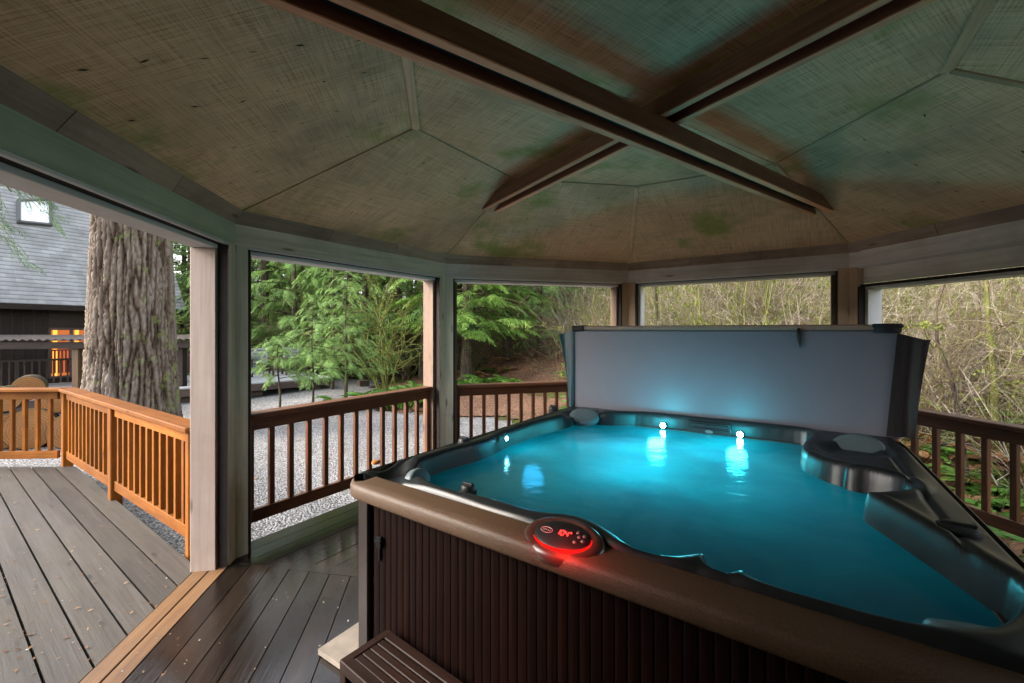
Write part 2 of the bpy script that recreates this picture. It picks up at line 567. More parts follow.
def soup_obj(name, a, mat, parent=None, origin=None, smooth=False):
    o0 = V(0, 0, 0)
    if origin is not None:
        o0 = np.asarray(origin, float)
    elif parent is not None:
        r = parent
        while r.parent is not None:
            r = r.parent
        o0 = np.array(r.location)
    o = bpy.data.objects.new(name, soup_mesh(name, a, mat, o0, smooth))
    COL.objects.link(o)
    if parent is not None:
        o.parent = parent
    else:
        o.location = o0
    return o


def tag(o, label=None, cat=None, group=None, kind=None):
    if label:
        o['label'] = label
    if cat:
        o['category'] = cat
    if group:
        o['group'] = group
    if kind:
        o['kind'] = kind
    return o


def thing(name, label, cat, loc=(0, 0, 0), group=None):
    o = bpy.data.objects.new(name, None)
    COL.objects.link(o)
    o.location = tuple(loc)
    o.empty_display_size = .2
    return tag(o, label, cat, group)


# ------------------------------------------------------------------ the terrain
GZ = -.22


def ground_h(x, y):
    x = np.asarray(x, float)
    y = np.asarray(y, float)
    r = np.hypot(x, y)
    a = np.arctan2(x, y)
    r0 = np.interp(a, [-3.2, -.25, -.05, .15, .5, 1.3, 2.2, 3.2], [26, 24, 15, 11.5, 7.5, 6.3, 12, 26])
    sl = np.interp(a, [-3.2, -.25, .0, .2, .5, 1.3, 2.2, 3.2], [.10, .15, .25, .33, .40, .40, .2, .10])
    t = np.maximum(0, r - r0)
    h = sl * (t - 1.2 * (1 - np.exp(-t / 1.2)))
    h = 12 * np.tanh(h / 12)
    low = np.interp(a, [.3, .7, 1.6, 2.0], [0, -.35, -.35, 0]) * np.clip((r - 4.5) / 1.5, 0, 1)
    return GZ + h + low + .05 * np.sin(x * 1.3 + y * .7) * np.clip((r - 8) / 6, 0, 1)


def sheet(name, xs, ys, mat, dz=0.0):
    X, Y = np.meshgrid(xs, ys)
    Z = ground_h(X, Y) + dz
    v = np.stack([X.ravel(), Y.ravel(), Z.ravel()], 1)
    nx, ny = len(xs), len(ys)
    i = (np.arange(ny - 1)[:, None] * nx + np.arange(nx - 1)[None]).ravel()
    f = np.stack([i, i + 1, i + nx + 1, i + nx], 1)
    o = soup_obj(name, (v, f, v.copy()), mat, smooth=True)
    return tag(o, kind='structure')


def axis_pts(lo, mid0, mid1, hi, fine, nco):
    return np.unique(np.concatenate([np.linspace(lo, mid0, nco), np.arange(mid0, mid1, fine), np.linspace(mid1, hi, nco)]))


sheet('ground', axis_pts(-160, -26, 32, 160, .5, 24), axis_pts(-90, -14, 40, 160, .5, 24), M['ground'])


def patch(name, poly, mat, dz, step=.35):
    """a ground cover sheet clipped to a polygon with an uneven edge"""
    P = np.array(poly, float)
    lo, hi = P.min(0), P.max(0)
    xs = np.arange(lo[0], hi[0] + step, step)
    ys = np.arange(lo[1], hi[1] + step, step)
    X, Y = np.meshgrid(xs, ys)
    jx = np.array([noise.noise((a * .9, b * .9, 3.3)) for a, b in zip(X.ravel(), Y.ravel())]) * .5

    def inside(x, y):
        r = np.zeros(x.shape, bool)
        for (x0, y0), (x1, y1) in zip(P, np.roll(P, -1, 0)):
            c = ((y0 > y) != (y1 > y)) & (x < (x1 - x0) * (y - y0) / (y1 - y0 + 1e-12) + x0)
            r ^= c
        return r
    ins = inside(X.ravel() + jx, Y.ravel() + jx).reshape(X.shape)
    Z = ground_h(X, Y) + dz
    v = np.stack([X.ravel(), Y.ravel(), Z.ravel()], 1)
    nx = len(xs)
    fs = []
    for j in range(len(ys) - 1):
        for i in range(nx - 1):
            if ins[j, i] and ins[j, i + 1] and ins[j + 1, i] and ins[j + 1, i + 1]:
                k = j * nx + i
                fs.append((k, k + 1, k + nx + 1, k + nx))
    o = soup_obj(name, (v, np.array(fs), v.copy()), mat, smooth=True)
    return tag(o, kind='structure')


patch('gravel_yard', [(-24, -12), (14, -12), (8, -3), (7, .5), (6.2, 3), (5.6, 5.2), (4, 7.6), (1.2, 8.3), (-.8, 8.7), (-2.4, 9.3), (-3.7, 12), (-4.9, 16.0), (-12, 16), (-24, 14)], M['gravel'], .012, .3)
patch('leaf_mulch', [(-3.9, 11.6), (-2.5, 9.0), (-.8, 8.5), (1.2, 8.1), (4, 7.6), (5, 9.5), (3.2, 13), (1.8, 18), (-2, 18.5), (-4, 16.5)], M['mulch'], .024, .3)
patch('mossy_verge', [(-.2, 12.6), (1.2, 11.2), (3.8, 10.4), (4.2, 11.6), (2.6, 13.4), (.2, 13.9)], M['ground'], .036, .3)

# ------------------------------------------------------------------ gazebo
CN = dict(A=V(-1.906, 2.925), B=V(-.73, 4.67), C=V(1.438, 5.25), D=V(3.195, 4.03), E=V(3.531, 1.825), F=V(2.31, .057), G=V(.197, -.331), H=V(-1.571, .89))
FT = dict(A=V(-1.843, 2.914), B=V(-.700, 4.63), C=V(1.43, 5.19), D=V(3.15, 4.00), E=V(3.467, 1.838), F=V(2.275, .112), G=V(.210, -.267), H=V(-1.516, .925))
RG = dict(A=V(-.631, 2.707), B=V(.005, 3.622), C=V(1.12, 3.81), D=V(2.048, 3.297), E=V(2.171, 2.097), F=V(1.567, 1.206), G=V(.484, 1.007), H=V(-.456, 1.633))
O2 = V(.80, 2.42)
ZB, ZT, ZF, ZR = 2.165, 2.3065, 2.395, 2.859
ORD = 'ABCDEFGH'
BAYS = [(ORD[i], ORD[(i + 1) % 8]) for i in range(8)]
gz = thing('gazebo', 'octagonal wooden gazebo with stained plywood ceiling sheltering the hot tub', 'gazebo', (.8, 2.42, 0))


def bay(a, b):
    p, q = CN[a], CN[b]
    d = unit(q - p)
    nrm = V(-d[1], d[0])
    return p, q, d, nrm, np.linalg.norm(q - p)


def p3(p, z):
    return V(p[0], p[1], z)


HM = {'HA': 'green', 'AB': 'greyg', 'BC': 'grey', 'CD': 'grey', 'DE': 'grey', 'EF': 'grey', 'FG': 'grey', 'GH': 'green'}  # light differences between bays, and moss, put into the paint colour
PM = {'A': 'greyg', 'B': 'greyg', 'C': 'tan', 'D': 'tan', 'E': 'tan', 'F': 'grey', 'G': 'grey', 'H': 'green'}  # post colours follow the same light-driven tones
for a, b in BAYS:
    p, q, d, nr, L = bay(a, b)
    k = a + b
    D3, N3 = p3(d, 0), p3(nr, 0)
    hm = M[HM[k]]
    mb = MB()
    # mitred header board
    i0, i1 = p, q
    w = .045
    t8 = math.tan(math.radians(22.5)) * w
    mb.prism([tuple(i1), tuple(i1 + d * t8 + nr * w), tuple(i0 - d * t8 + nr * w), tuple(i0)], ZB, ZT, grain=d)
    mb.bar(p3(p - d * .02 + nr * .11, ZB + .075), p3(q + d * .02 + nr * .11, ZB + .075), .12, .15)
    mb.build('header_beam', hm, gz)
    # bright lip under the header, then a dark screen groove, then the soffit and jamb boards
    mb = MB()
    mb.bar(p3(p + d * .085 + nr * .014, ZB - .010), p3(q - d * .085 + nr * .014, ZB - .010), .024, .019, ch=.002)
    mb.build('header_lip', M['soffit'], gz)
    zb = ZB - .165 if k == 'DE' else ZB
    if k == 'DE':
        mb = MB()
        mb.bar(p3(p + d * .09 + nr * .075, ZB - .085), p3(q - d * .09 + nr * .075, ZB - .085), .03, .145)
        mb.build('valance_board', M['grey'], gz)
    mb = MB()
    mb.bar(p3(p + d * .085 + nr * .0585, zb - .012), p3(q - d * .085 + nr * .0585, zb - .012), .063, .02, ch=0)
    for e0 in (p + d * .094, q - d * .094):
        mb.box(p3(e0 + nr * .052, zb / 2 - .01), (0, 0, 1), D3, N3, zb / 2 - .012, .007, .05, 0)
    mb.build('screen_groove', M['dark'], gz)
    fm = MB()
    z1 = zb - .022
    fm.bar(p3(p + d * .10 + nr * .135, z1 - .014), p3(q - d * .10 + nr * .135, z1 - .014), .15, .028)
    fm.build('soffit_board', M['soffit'], gz)
    for e0, s in ((p + d * .117, 0), (q - d * .117, 1)):
        jm = MB()
        jm.box(p3(e0 + nr * .135, (z1 - .03) / 2), (0, 0, 1), N3, D3, (z1 - .03) / 2, .075, .016)
        jmat = 'soffit' if (k in ('CD', 'DE') and s == 0) else ('jamb' if k == 'HA' else 'jamb_sun_tint')
        jm.build('jamb_board', M[jmat], gz)
    # frieze board that closes header to ceiling
    fr = MB()
    fa, fb = FT[a], FT[b]
    npc = 3
    for i in range(npc):
        u0, u1 = i / npc + (.001 if i else 0), (i + 1) / npc - (.001 if i < npc - 1 else 0)
        P0, P1 = p + (q - p) * u0 + nr * .004, p + (q - p) * u1 + nr * .004
        Q0, Q1 = fa + (fb - fa) * u0, fa + (fb - fa) * u1
        fr.slab([p3(P1, ZT - .004), p3(P0, ZT - .004), p3(Q0, ZF), p3(Q1, ZF)], p3(nr * .02, .02), grain=D3)
    fr.build('frieze_board', M['frieze'] if k not in ('HA', 'GH') else M['frieze'], gz)

for i, c in enumerate(ORD):
    pr, nx = ORD[i - 1], ORD[(i + 1) % 8]
    p = CN[c]
    d0 = unit(CN[pr] - p)
    d1 = unit(CN[nx] - p)
    n0 = bay(pr, c)[3]
    n1 = bay(c, nx)[3]
    e = .083
    poly = [tuple(p + d1 * e), tuple(p + d1 * e + n1 * .10), tuple(p + (n0 + n1) * .055), tuple(p + d0 * e + n0 * .10), tuple(p + d0 * e), tuple(p)]
    mb = MB()
    mb.prism(poly, 0.0, ZB - .002)
    # grain runs up the post
    off = RNG.uniform(0, 50, 3)
    mb.g = [(v[2] + off[0], v[0] + off[1], v[1] + off[2]) for v in mb.v]
    mb.build('corner_post', M[PM[c]], gz)
    # pale trim strip beside the post on the camera-facing groove
    if c in 'AB':
        mb = MB()
        P0 = p + d0 * .092 + n0 * .012
        mb.box(p3(P0, ZB / 2 - .02), (0, 0, 1), p3(n0, 0), p3(d0, 0), ZB / 2 - .03, .014, .006, .002)
        mb.build('screen_trim', M['jamb'], gz)

# ceiling panels
def nail_marks(mb, P, uvs, size=.022):
    """short rust streaks on the panel P = [edge0, edge1, top1, top0]"""
    nn = unit(np.cross(P[1] - P[0], P[3] - P[0]))
    if nn[2] > 0:
        nn = -nn
    for u, v in uvs:
        c = (P[0] * (1 - u) + P[1] * u) * (1 - v) + (P[3] * (1 - u) + P[2] * u) * v + nn * .002
        d = unit(P[3] + P[2] - P[0] - P[1])
        s = unit(P[1] - P[0])
        l, w_ = size * random.uniform(.4, 1.1), size * random.uniform(.12, .24)
        d2 = unit(d + s * random.uniform(-.5, .5))
        s2 = np.cross(d2, nn)
        mb.add([c - d2 * l, c + s2 * w_, c + d2 * l, c - s2 * w_], [(0, 1, 2, 3), (3, 2, 1, 0)], None, 1)


for a, b in BAYS:
    P = [p3(FT[a], ZF), p3(FT[b], ZF), p3(RG[b], ZR), p3(RG[a], ZR)]
    mb = MB()
    nup = unit(np.cross(P[1] - P[0], P[2] - P[0]))
    if nup[2] < 0:
        nup = -nup
    mb.slab(P, nup * .02)
    uvs = []
    k = a + b
    rows = {'HA': (.22, .40, .60, .80), 'AB': (.3, .62), 'BC': (.28, .72), 'CD': (.2, .55, .8), 'DE': (.25, .5, .75)}.get(k, (.5,))
    for u in rows:
        for j in range(6):
            uvs.append((u + random.uniform(-.012, .012), .10 + j * .15 + random.uniform(-.03, .03)))
    nail_marks(mb, P, uvs)
    mb.build('ceiling_panel', [M['ceil'], M['nail']], gz)
# flat middle of the ceiling, two sheets with a joint over the first tie beam
dj = unit(RG['D'] - RG['H'])
sj = V(-dj[1], dj[0])
for side in (1, -1):
    loop = ['D', 'E', 'F', 'G', 'H'] if side < 0 else ['H', 'A', 'B', 'C', 'D']
    mb = MB()
    pts = [RG[c].copy() for c in loop]
    pts[0] = pts[0] + sj * side * .003
    pts[-1] = pts[-1] + sj * side * .003
    P = [p3(x, ZR + .001) for x in pts]
    mb.slab(P, (0, 0, .02), grain=p3(dj, 0))
    mb.build('ceiling_sheet', M['ceil'], gz)
# battens over the seams
for c in ORD:
    mb = MB()
    f0, r0 = p3(FT[c], ZF - .004), p3(RG[c], ZR - .006)
    w = .034 if c in 'CDE' else .016
    mb.bar(f0, r0, w, .014, up=p3(unit(FT[c] - O2), 2.2))
    mb.build('hip_batten', M['batten'], gz)
for a, b in BAYS:
    mb = MB()
    w = .05 if (a + b) in ('HA', 'EF') else .012
    mb.bar(p3(RG[a] * .985 + O2 * .015, ZR - .005), p3(RG[b] * .985 + O2 * .015, ZR - .005), w, .012)
    mb.build('ring_batten', M['batten'], gz)
# outer roof
mb = MB()
lo = [p3(O2 + (CN[c] - O2) * 1.07, 2.33) for c in ORD]
apex = V(O2[0], O2[1], 3.45)
for i in range(8):
    j = (i + 1) % 8
    nrm = V(0, 0, .05)
    mb.slab([lo[j], lo[i], apex], nrm, grain=lo[j] - lo[i])
mb.build('roof', M['shingle'], gz)
# tie beams: two planks with a gap, first one lower
def tie_beam(p, q, z, hh):
    d = unit(q - p)
    s = V(-d[1], d[0])
    rt = thing('tie', None, None)
    bpy.data.objects.remove(rt)
    core = MB()
    core.bar(p3(p + d * .05, z + hh * .5 + .018), p3(q - d * .05, z + hh * .5 + .018), .08, hh - .05)
    body = core.build('tie_beam', M['dark'], gz)
    for sg in (-1, 1):
        pl = MB()
        a, b = p + s * sg * .063, q + s * sg * .063
        pl.bar(p3(a, z + hh / 2 + .004), p3(b, z + hh / 2 + .004), .038, hh - .006)
        pl.build('beam_plank', M['beam'], body)
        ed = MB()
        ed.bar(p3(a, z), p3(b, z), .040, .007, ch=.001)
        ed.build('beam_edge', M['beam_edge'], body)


b1a, b1b = px(637, 137, 2.575)[:2], px(822, 213.5, 2.575)[:2]
d1 = unit(b1b - b1a)
tie_beam(b1b - d1 * 4.75, b1b, 2.575, .10)
b2a, b2b = px(490, 211, 2.688)[:2], px(800, 54, 2.688)[:2]
d2 = unit(b2b - b2a)
tie_beam(b2a, b2a + d2 * 4.6, 2.688, .10)

# railings of the gazebo (each a part, its pieces sub-parts)
def bay_railing(k, zt):
    a, b = k
    p, q, d, nr, L = bay(a, b)
    e = .135
    P, Q = p + d * e + nr * .125, q - d * e + nr * .125
    root = MB()
    root.bar(p3(P, zt - .085), p3(Q, zt - .085), .036, .088)
    body = root.build('railing', M['rail'], gz)
    cap = MB()
    cap.bar(p3(P, zt - .018), p3(Q, zt - .018), .13, .036, ch=.006)
    cap.build('cap_rail', M['rail'], body)
    bt = MB()
    bt.bar(p3(P, .205), p3(Q, .205), .038, .09)
    bt.build('bottom_rail', M['rail'], body)
    n = int(round(np.linalg.norm(Q - P) / .157))
    for i in range(n + 1):
        c = P + d * .02 + (Q - P - d * .04) * (i / n)
        m = MB()
        m.box(p3(c - nr * .0385 * 0, (zt - .12 + .25) / 2), (0, 0, 1), p3(d, 0), p3(nr, 0), (zt - .13 - .25) / 2, .019, .019)
        m.build('baluster', M['rail'], body)


bay_railing('AB', .965)
bay_railing('BC', .955)
bay_railing('CD', .93)
bay_railing('DE', .915)
bay_railing('EF', .915)
# added panels in the unseen bays behind the camera, to shade the tub front
for k in ('FG', 'GH'):
    p, q, d, nr, L = bay(*k)
    mb = MB()
    for i in range(14):
        u0 = .13 + (L - .26) * i / 14
        u1 = .13 + (L - .26) * (i + 1) / 14 - .002
        mb.bar(p3(p + d * u0 + nr * .13, 1.06), p3(p + d * u1 + nr * .13, 1.06), .02, 2.08)
    mb.build('shading_panel', M['housewood'], gz)

# gazebo floor: rings of planks, mitre boards on the corners
mb = MB()
pw = .138
for a, b in BAYS:
    p, q, d, nr, L = bay(a, b)
    hgt = np.dot(p - O2, nr)
    sa = np.dot(p - O2, d) / hgt
    sb = np.dot(q - O2, d) / hgt
    off = .045 / 1.0
    t = hgt + .17 if (a + b) not in ('HA',) else hgt - .002
    while t > .05:
        t0 = t - pw + .006
        r0 = max(t0, .0)
        pts = []
        for tt, ss, sg in ((t, sa, 1), (r0, sa, 1), (r0, sb, -1), (t, sb, -1)):
            pts.append(O2 + nr * tt + d * (tt * ss + sg * off))
        if np.dot(pts[3] - pts[0], d) < .02:
            break
        P = [tuple(x) for x in pts]
        if np.dot(np.array(P[2]) - np.array(P[1]), d) < 0:
            m_ = tuple((np.array(P[1]) + np.array(P[2])) / 2)
            P = [P[0], m_, P[3]]
        mb.prism(P, -.035, random.uniform(-.0015, .0), grain=d)
        t -= pw
for c in ORD:
    e = unit(CN[c] - O2)
    s = V(-e[1], e[0])
    w = .042
    P0, P1 = O2 + e * .15, CN[c] + e * .15 if c not in 'AH' else CN[c] - e * .01
    mb.prism([tuple(P0 + s * w), tuple(P0 - s * w), tuple(P1 - s * w), tuple(P1 + s * w)], -.035, .0005, grain=e)
    
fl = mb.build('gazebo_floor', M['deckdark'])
tag(fl, kind='structure')
mb = MB()
mb.prism([tuple(O2 + (CN[c] - O2) * 1.055) for c in ORD][::-1], -.2, -.05)
tag(mb.build('floor_underside', M['dark']), kind='structure')
# threshold boards in the open bay
p, q, d, nr, L = bay('H', 'A')
mb = MB()
for k in range(2):
    o0 = .002 + k * .098
    mb.bar(p3(p + nr * (o0 + .047) - d * .6, -.017), p3(q + nr * (o0 + .047) + d * .02, -.017), .092, .04)
tag(mb.build('threshold', M['thresh']), kind='structure')

# ------------------------------------------------------------------ side deck and its railing
DD = unit(V(-.816, .578))       # board direction
DS = V(DD[1], -DD[0])           # across
mb = MB()
RA, RB = V(-2.26, 3.02), V(-5.20, 4.97)     # railing line
wp, wq, wd, wn, wL = bay('H', 'A')
base = wq + wn * .205


def wall_hit(off):
    """start of a board line (offset along DS from the railing line) at the threshold"""
    o = RA - DS * 0 + off
    # o + t*DD on line base + s*wd
    A_ = np.array([[DD[0], -wd[0]], [DD[1], -wd[1]]])
    t, s = np.linalg.solve(A_, base - o)
    return o + t * DD


bw = .1525
side = -1 if np.dot(DS, V(0, -1)) < 0 else 1
for i in range(23):
    o0 = DS * side * (.06 + i * bw)
    o1 = DS * side * (.06 + (i + 1) * bw - .012)
    s0, s1 = wall_hit(o0), wall_hit(o1)
    tfar = lambda s: s + DD * ((4.93 - s[1]) / DD[1])
    e0, e1 = tfar(s0), tfar(s1)
    zz = -.006 + random.uniform(-.003, .001)
    poly = [tuple(s0), tuple(e0), tuple(e1), tuple(s1)]
    ar = sum(poly[k][0] * poly[(k + 1) % 4][1] - poly[(k + 1) % 4][0] * poly[k][1] for k in range(4))
    mb.prism(poly if ar > 0 else poly[::-1], zz - .035, zz, grain=DD)
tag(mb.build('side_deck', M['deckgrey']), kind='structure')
mb = MB()
s0, s1 = wall_hit(DS * side * .16), wall_hit(DS * side * 3.6)
e0, e1 = tfar(s0) - DD * .05, tfar(s1) - DD * .05
poly = [tuple(s0), tuple(e0), tuple(e1), tuple(s1)]
ar = sum(poly[k][0] * poly[(k + 1) % 4][1] - poly[(k + 1) % 4][0] * poly[k][1] for k in range(4))
mb.prism(poly if ar > 0 else poly[::-1], -.17, -.06)
tag(mb.build('side_deck_joists', M['dark']), kind='structure')

dr = thing('deck_railing', 'bright orange cedar railing turning a corner round the grey side deck', 'railing', (-5.2, 4.97, 0))
ZC = .90


def run(P, Q, first_post=True, n_mid=1):
    d = unit(Q - P)
    nn = V(-d[1], d[0])
    L = np.linalg.norm(Q - P)
    m = MB()
    m.bar(p3(P - d * .06, ZC - .02), p3(Q + d * .03, ZC - .02), .145, .038, ch=.006)
    m.build('cap_rail', M['cedar'], dr)
    stops = [0] + [L * (i + 1) / (n_mid + 1) for i in range(n_mid)] + [L]
    for s0, s1 in zip(stops[:-1], stops[1:]):
        a, b = P + d * (s0 + .045), P + d * (s1 - .045)
        m = MB()
        m.bar(p3(a, ZC - .085), p3(b, ZC - .085), .036, .09)
        m.build('top_rail', M['cedar'], dr)
        m = MB()
        m.bar(p3(a, .125), p3(b, .125), .038, .09)
        m.build('bottom_rail', M['cedar'], dr)
        k = int(round((s1 - s0) / .142))
        for i in range(1, k):
            c = P + d * (s0 + (s1 - s0) * i / k)
            m = MB()
            m.box(p3(c, (ZC - .13 + .17) / 2), (0, 0, 1), p3(d, 0), p3(nn, 0), (ZC - .13 - .17) / 2, .019, .019)
            m.build('baluster', M['cedar'], dr)
    for s in stops[1:]:
        c = P + d * s
        m = MB()
        m.box(p3(c, (ZC - .04 - .2) / 2), (0, 0, 1), p3(d, 0), p3(nn, 0), (ZC - .04 + .2) / 2, .044, .044, .006)
        m.build('post', M['cedar'], dr)


run(RA, RB, n_mid=1)
run(RB + V(-.05, 0), V(-8.6, 4.80), n_mid=2)
m = MB()
m.box(p3(RA, (ZC - .04 - .2) / 2), (0, 0, 1), p3(DD, 0), p3(DS, 0), (ZC - .04 + .2) / 2, .03, .044, .004)
m.build('post', M['cedar'], dr)

# ------------------------------------------------------------------ the hot tub
T0 = [V(-.79, 1.90), V(1.08, .60), V(2.38, 2.60), V(.50, 3.72)]     # FL FR BR BL


def T(u, v, z=0.0):
    p = (T0[0] * (1 - u) + T0[1] * u) * (1 - v) + (T0[3] * (1 - u) + T0[2] * u) * v
    return V(p[0], p[1], z)


def Tinv(p):
    u, v = .5, .5
    for _ in range(12):
        r = T(u, v)[:2] - p[:2]
        e = 1e-4
        J = np.stack([(T(u + e, v)[:2] - T(u, v)[:2]) / e, (T(u, v + e)[:2] - T(u, v)[:2]) / e], 1)
        s = np.linalg.solve(J, -r)
        u, v = u + s[0], v + s[1]
    return V(u, v)


tub = thing('hot_tub', 'large square hot tub with bronze rim and glowing teal water', 'hot tub', (.8, 2.2, 0))
SZ = 2.25
# rounded-square loop at inward distance e (metres) with corner radius r
def loop(e, r, n=10):
    k = e / SZ
    rr = max(r - e, .02) / SZ
    pts = []
    for (cu, cv, a0) in ((k + rr, k + rr, 180), (1 - k - rr, k + rr, 270), (1 - k - rr, 1 - k - rr, 0), (k + rr, 1 - k - rr, 90)):
        for i in range(n + 1):
            a = math.radians(a0 + 90 * i / n)
            pts.append((cu + rr * math.cos(a), cv + rr * math.sin(a)))
    return pts


def sweep(mb, prof, r=.16, close=False):
    loops = [[T(u, v, z - (.14 * min(1, max(0, (v * SZ - e - .004) / .05)) if e > .02 else 0)) for u, v in loop(e, r)] for e, z in prof]
    n = len(loops[0])
    vs = [p for l in loops for p in l]
    fs = []
    for i in range(len(prof) - 1):
        for k in range(n):
            fs.append((i * n + k, i * n + (k + 1) % n, (i + 1) * n + (k + 1) % n, (i + 1) * n + k))
    mb.add(vs, fs)


mb = MB()
sweep(mb, [(.06, .845), (.012, .845), (.004, .85), (.0, .858), (.0, .892), (.004, .902), (.014, .910), (.05, .915), (.108, .918), (.112, .90)])
mb.build('rim', M['rim'], tub, smooth=True, angle=math.radians(35))

# moulded shell as a height field in (u, v)
def bpz(x, y):
    return Tinv(px(x, y, .925)[:2])


pool_px = [(428, 482), (446, 489), (470, 494), (500, 501), (539, 513), (572, 515), (596, 523), (614, 534), (633, 548), (652, 554), (671, 557), (690, 555), (703, 553), (712, 562), (722, 567), (732, 560),
           (742, 568), (752, 578), (778, 588), (820, 600), (860, 611), (931, 632)]
poly = [bpz(*q) for q in pool_px]
poly += [V(.90, .085), V(.93, .13)]
poly += [bpz(*q) for q in ((1024, 594), (979, 566), (911, 524), (880, 506), (860, 494), (880, 497), (918, 493), (905, 483), (872, 474), (848, 470), (843, 467), (826, 463), (795, 449))]
poly += [V(.80, .935), V(.75, .955), V(.6, .962), V(.45, .962), V(.30, .955), V(.25, .93)]
poly += [V(.20, .90), V(.13, .885), V(.10, .84), V(.095, .76)]
poly += [V(.072, .66), V(.068, .55), V(.072, .45), V(.085, .40), V(.085, .34), V(.07, .28), V(.065, .18), V(.072, .13)]
PL = np.array(poly)
for _ in range(2):
    nx_ = np.roll(PL, -1, 0)
    PL = np.stack([PL * .75 + nx_ * .25, PL * .25 + nx_ * .75], 1).reshape(-1, 2)
NG = 330
gu, gv = np.meshgrid(np.linspace(.012, .988, NG), np.linspace(.012, .988, NG))
U, Vv = gu.ravel(), gv.ravel()


def sdf(U, W, P):
    d2 = np.full(U.shape, 9.0)
    ins = np.zeros(U.shape, bool)
    for (x0, y0), (x1, y1) in zip(P, np.roll(P, -1, 0)):
        ex, ey = x1 - x0, y1 - y0
        t = np.clip(((U - x0) * ex + (W - y0) * ey) / (ex * ex + ey * ey + 1e-12), 0, 1)
        d2 = np.minimum(d2, (U - x0 - t * ex) ** 2 + (W - y0 - t * ey) ** 2)
        ins ^= ((y0 > W) != (y1 > W)) & (U < ex * (W - y0) / (ey + 1e-12) + x0)
    d = np.sqrt(d2) * SZ
    return np.where(ins, d, -d)


sd = sdf(U, Vv, PL)
ed = np.minimum.reduce([U, 1 - U, Vv, 1 - Vv]) * SZ           # distance from the outer edge
front = Vv * SZ


def sst(x, a, b):
    t = np.clip((x - a) / (b - a), 0, 1)
    return t * t * (3 - 2 * t)


lip = .925 + .014 * np.exp(-((sd + .035) / .03) ** 2)
lip += .016 * sst(U, .80, .9) * (1 - sst(Vv, .8, .95))                    # right flank stands a little higher
# groove line along the right flank
lip -= .012 * np.exp(-((1 - U) * SZ - .145) ** 2 / .00012) * sst(Vv, .2, .3) * (1 - sst(Vv, .86, .9))
lip -= .010 * np.exp(-((U) * SZ - .075) ** 2 / .00012) * sst(Vv, .1, .16) * (1 - sst(Vv, .86, .9))
Z = lip
# rounded outer shoulder
edge_in = np.where((Vv * SZ <= ed + 1e-6), .094, .028)
Z = Z - .05 * (1 - sst(ed, edge_in, edge_in + .03))
# pool walls and floor
wall = sst(sd, -.012, .055)
Z = Z - (.53) * wall
# headrest hollows at the corners, the shallow seat on the right
def dish(uc, vc, r, dep):
    global Z
    q = np.hypot((U - uc), (Vv - vc)) * SZ
    Z = Z - dep * (1 - sst(q, r * .45, r)) * (1 - wall)


bl, br, fl_, fr_ = bpz(584, 414), bpz(852, 450), bpz(402, 470), bpz(978, 640)
dish(bl[0], bl[1], .20, .05)
dish(br[0], br[1], .19, .035)
dish(fl_[0], fl_[1], .17, .06)
# cup hollows on the front lip and the right flank
for q in ((466, 491), (722, 566), (957, 536)):
    c_ = bpz(*q)
    r_ = np.hypot(U - c_[0], Vv - c_[1]) * SZ
    Z = Z - .045 * (1 - sst(r_, .03, .05)) * (1 - wall)
# pod seat for the control panel
cp = bpz(566, 546)
r_ = np.hypot((U - cp[0]) / 1.55, Vv - cp[1]) * SZ
keep = ~((Vv * SZ < .085) & (r_ > .0) & (ed > 0) & (Vv * SZ <= ed + 1e-6))
pts = np.array([T(a, b, z) for a, b, z in zip(U, Vv, Z)])
i = (np.arange(NG - 1)[:, None] * NG + np.arange(NG - 1)[None]).ravel()
f = np.stack([i, i + 1, i + NG + 1, i + NG], 1)
f = f[keep[f].all(1)]
shell = soup_obj('shell', (pts, f, pts.copy()), M['shell'], tub, smooth=True)
# water
ZW = .832
w_lp = [tuple(T(u, v)[:2]) for u, v in loop(.05, .2)]
mb = MB()
NW = 60
gw = np.linspace(.03, .97, NW)
for v in gw:
    for u in gw:
        mb.v.append(tuple(T(u, v, ZW + .0012 * math.sin(u * 41 + v * 13) * math.sin(v * 37))))
mb.g = list(mb.v)
for j in range(NW - 1):
    for i in range(NW - 1):
        k = j * NW + i
        mb.f.append((k, k + 1, k + NW + 1, k + NW))
        mb.mi.append(0)
mb.build('water', M['water'], tub, smooth=True)


def tdir(du, dv):
    return unit(T(.5 + du * .1, .5 + dv * .1) - T(.5, .5))


UU, VV_ = tdir(1, 0), tdir(0, 1)


def pillow(c, facing, r, sx, tilt):
    m = MB()
    ax = unit(np.asarray(facing) * math.cos(tilt) + V(0, 0, math.sin(tilt)))
    side_ = np.cross(ax, (0, 0, 1))
    m.lathe(c, [(r * 1.06, -.03), (r * 1.04, -.004), (r, .003), (r * .92, .009), (r * .6, .012), (.0005, .013)], ax, 36, sx, side_)
    m.build('headrest', M['pillow'], tub, smooth=True, angle=math.radians(50))


pillow(px(584, 415.5, .90), unit(UU * .3 - VV_), .10, 1.12, math.radians(66))
pillow(px(856, 447.5, .915), unit(-UU * .5 - VV_), .112, 1.10, math.radians(58))
pillow(T(.094, .135, .865), unit(UU), .05, 1.3, math.radians(24))
pillow(px(978, 632, .885), unit(-UU * .3 + VV_), .07, 1.35, math.radians(66))


def led(c, ax, r, mat):
    m = MB()
    m.lathe(c, [(r * 1.3, -.006), (r * 1.3, .003), (r * 1.12, .005), (r * 1.12, .0)], ax, 24)
    bz = m.build('light_bezel', M['steel'], tub, smooth=True, angle=math.radians(40))
    m = MB()
    m.lathe(c, [(r * 1.1, .001), (r * .9, .008), (r * .5, .013), (.0005, .014)], ax, 24)
    m.build('led_lens', M[mat], bz, smooth=True)


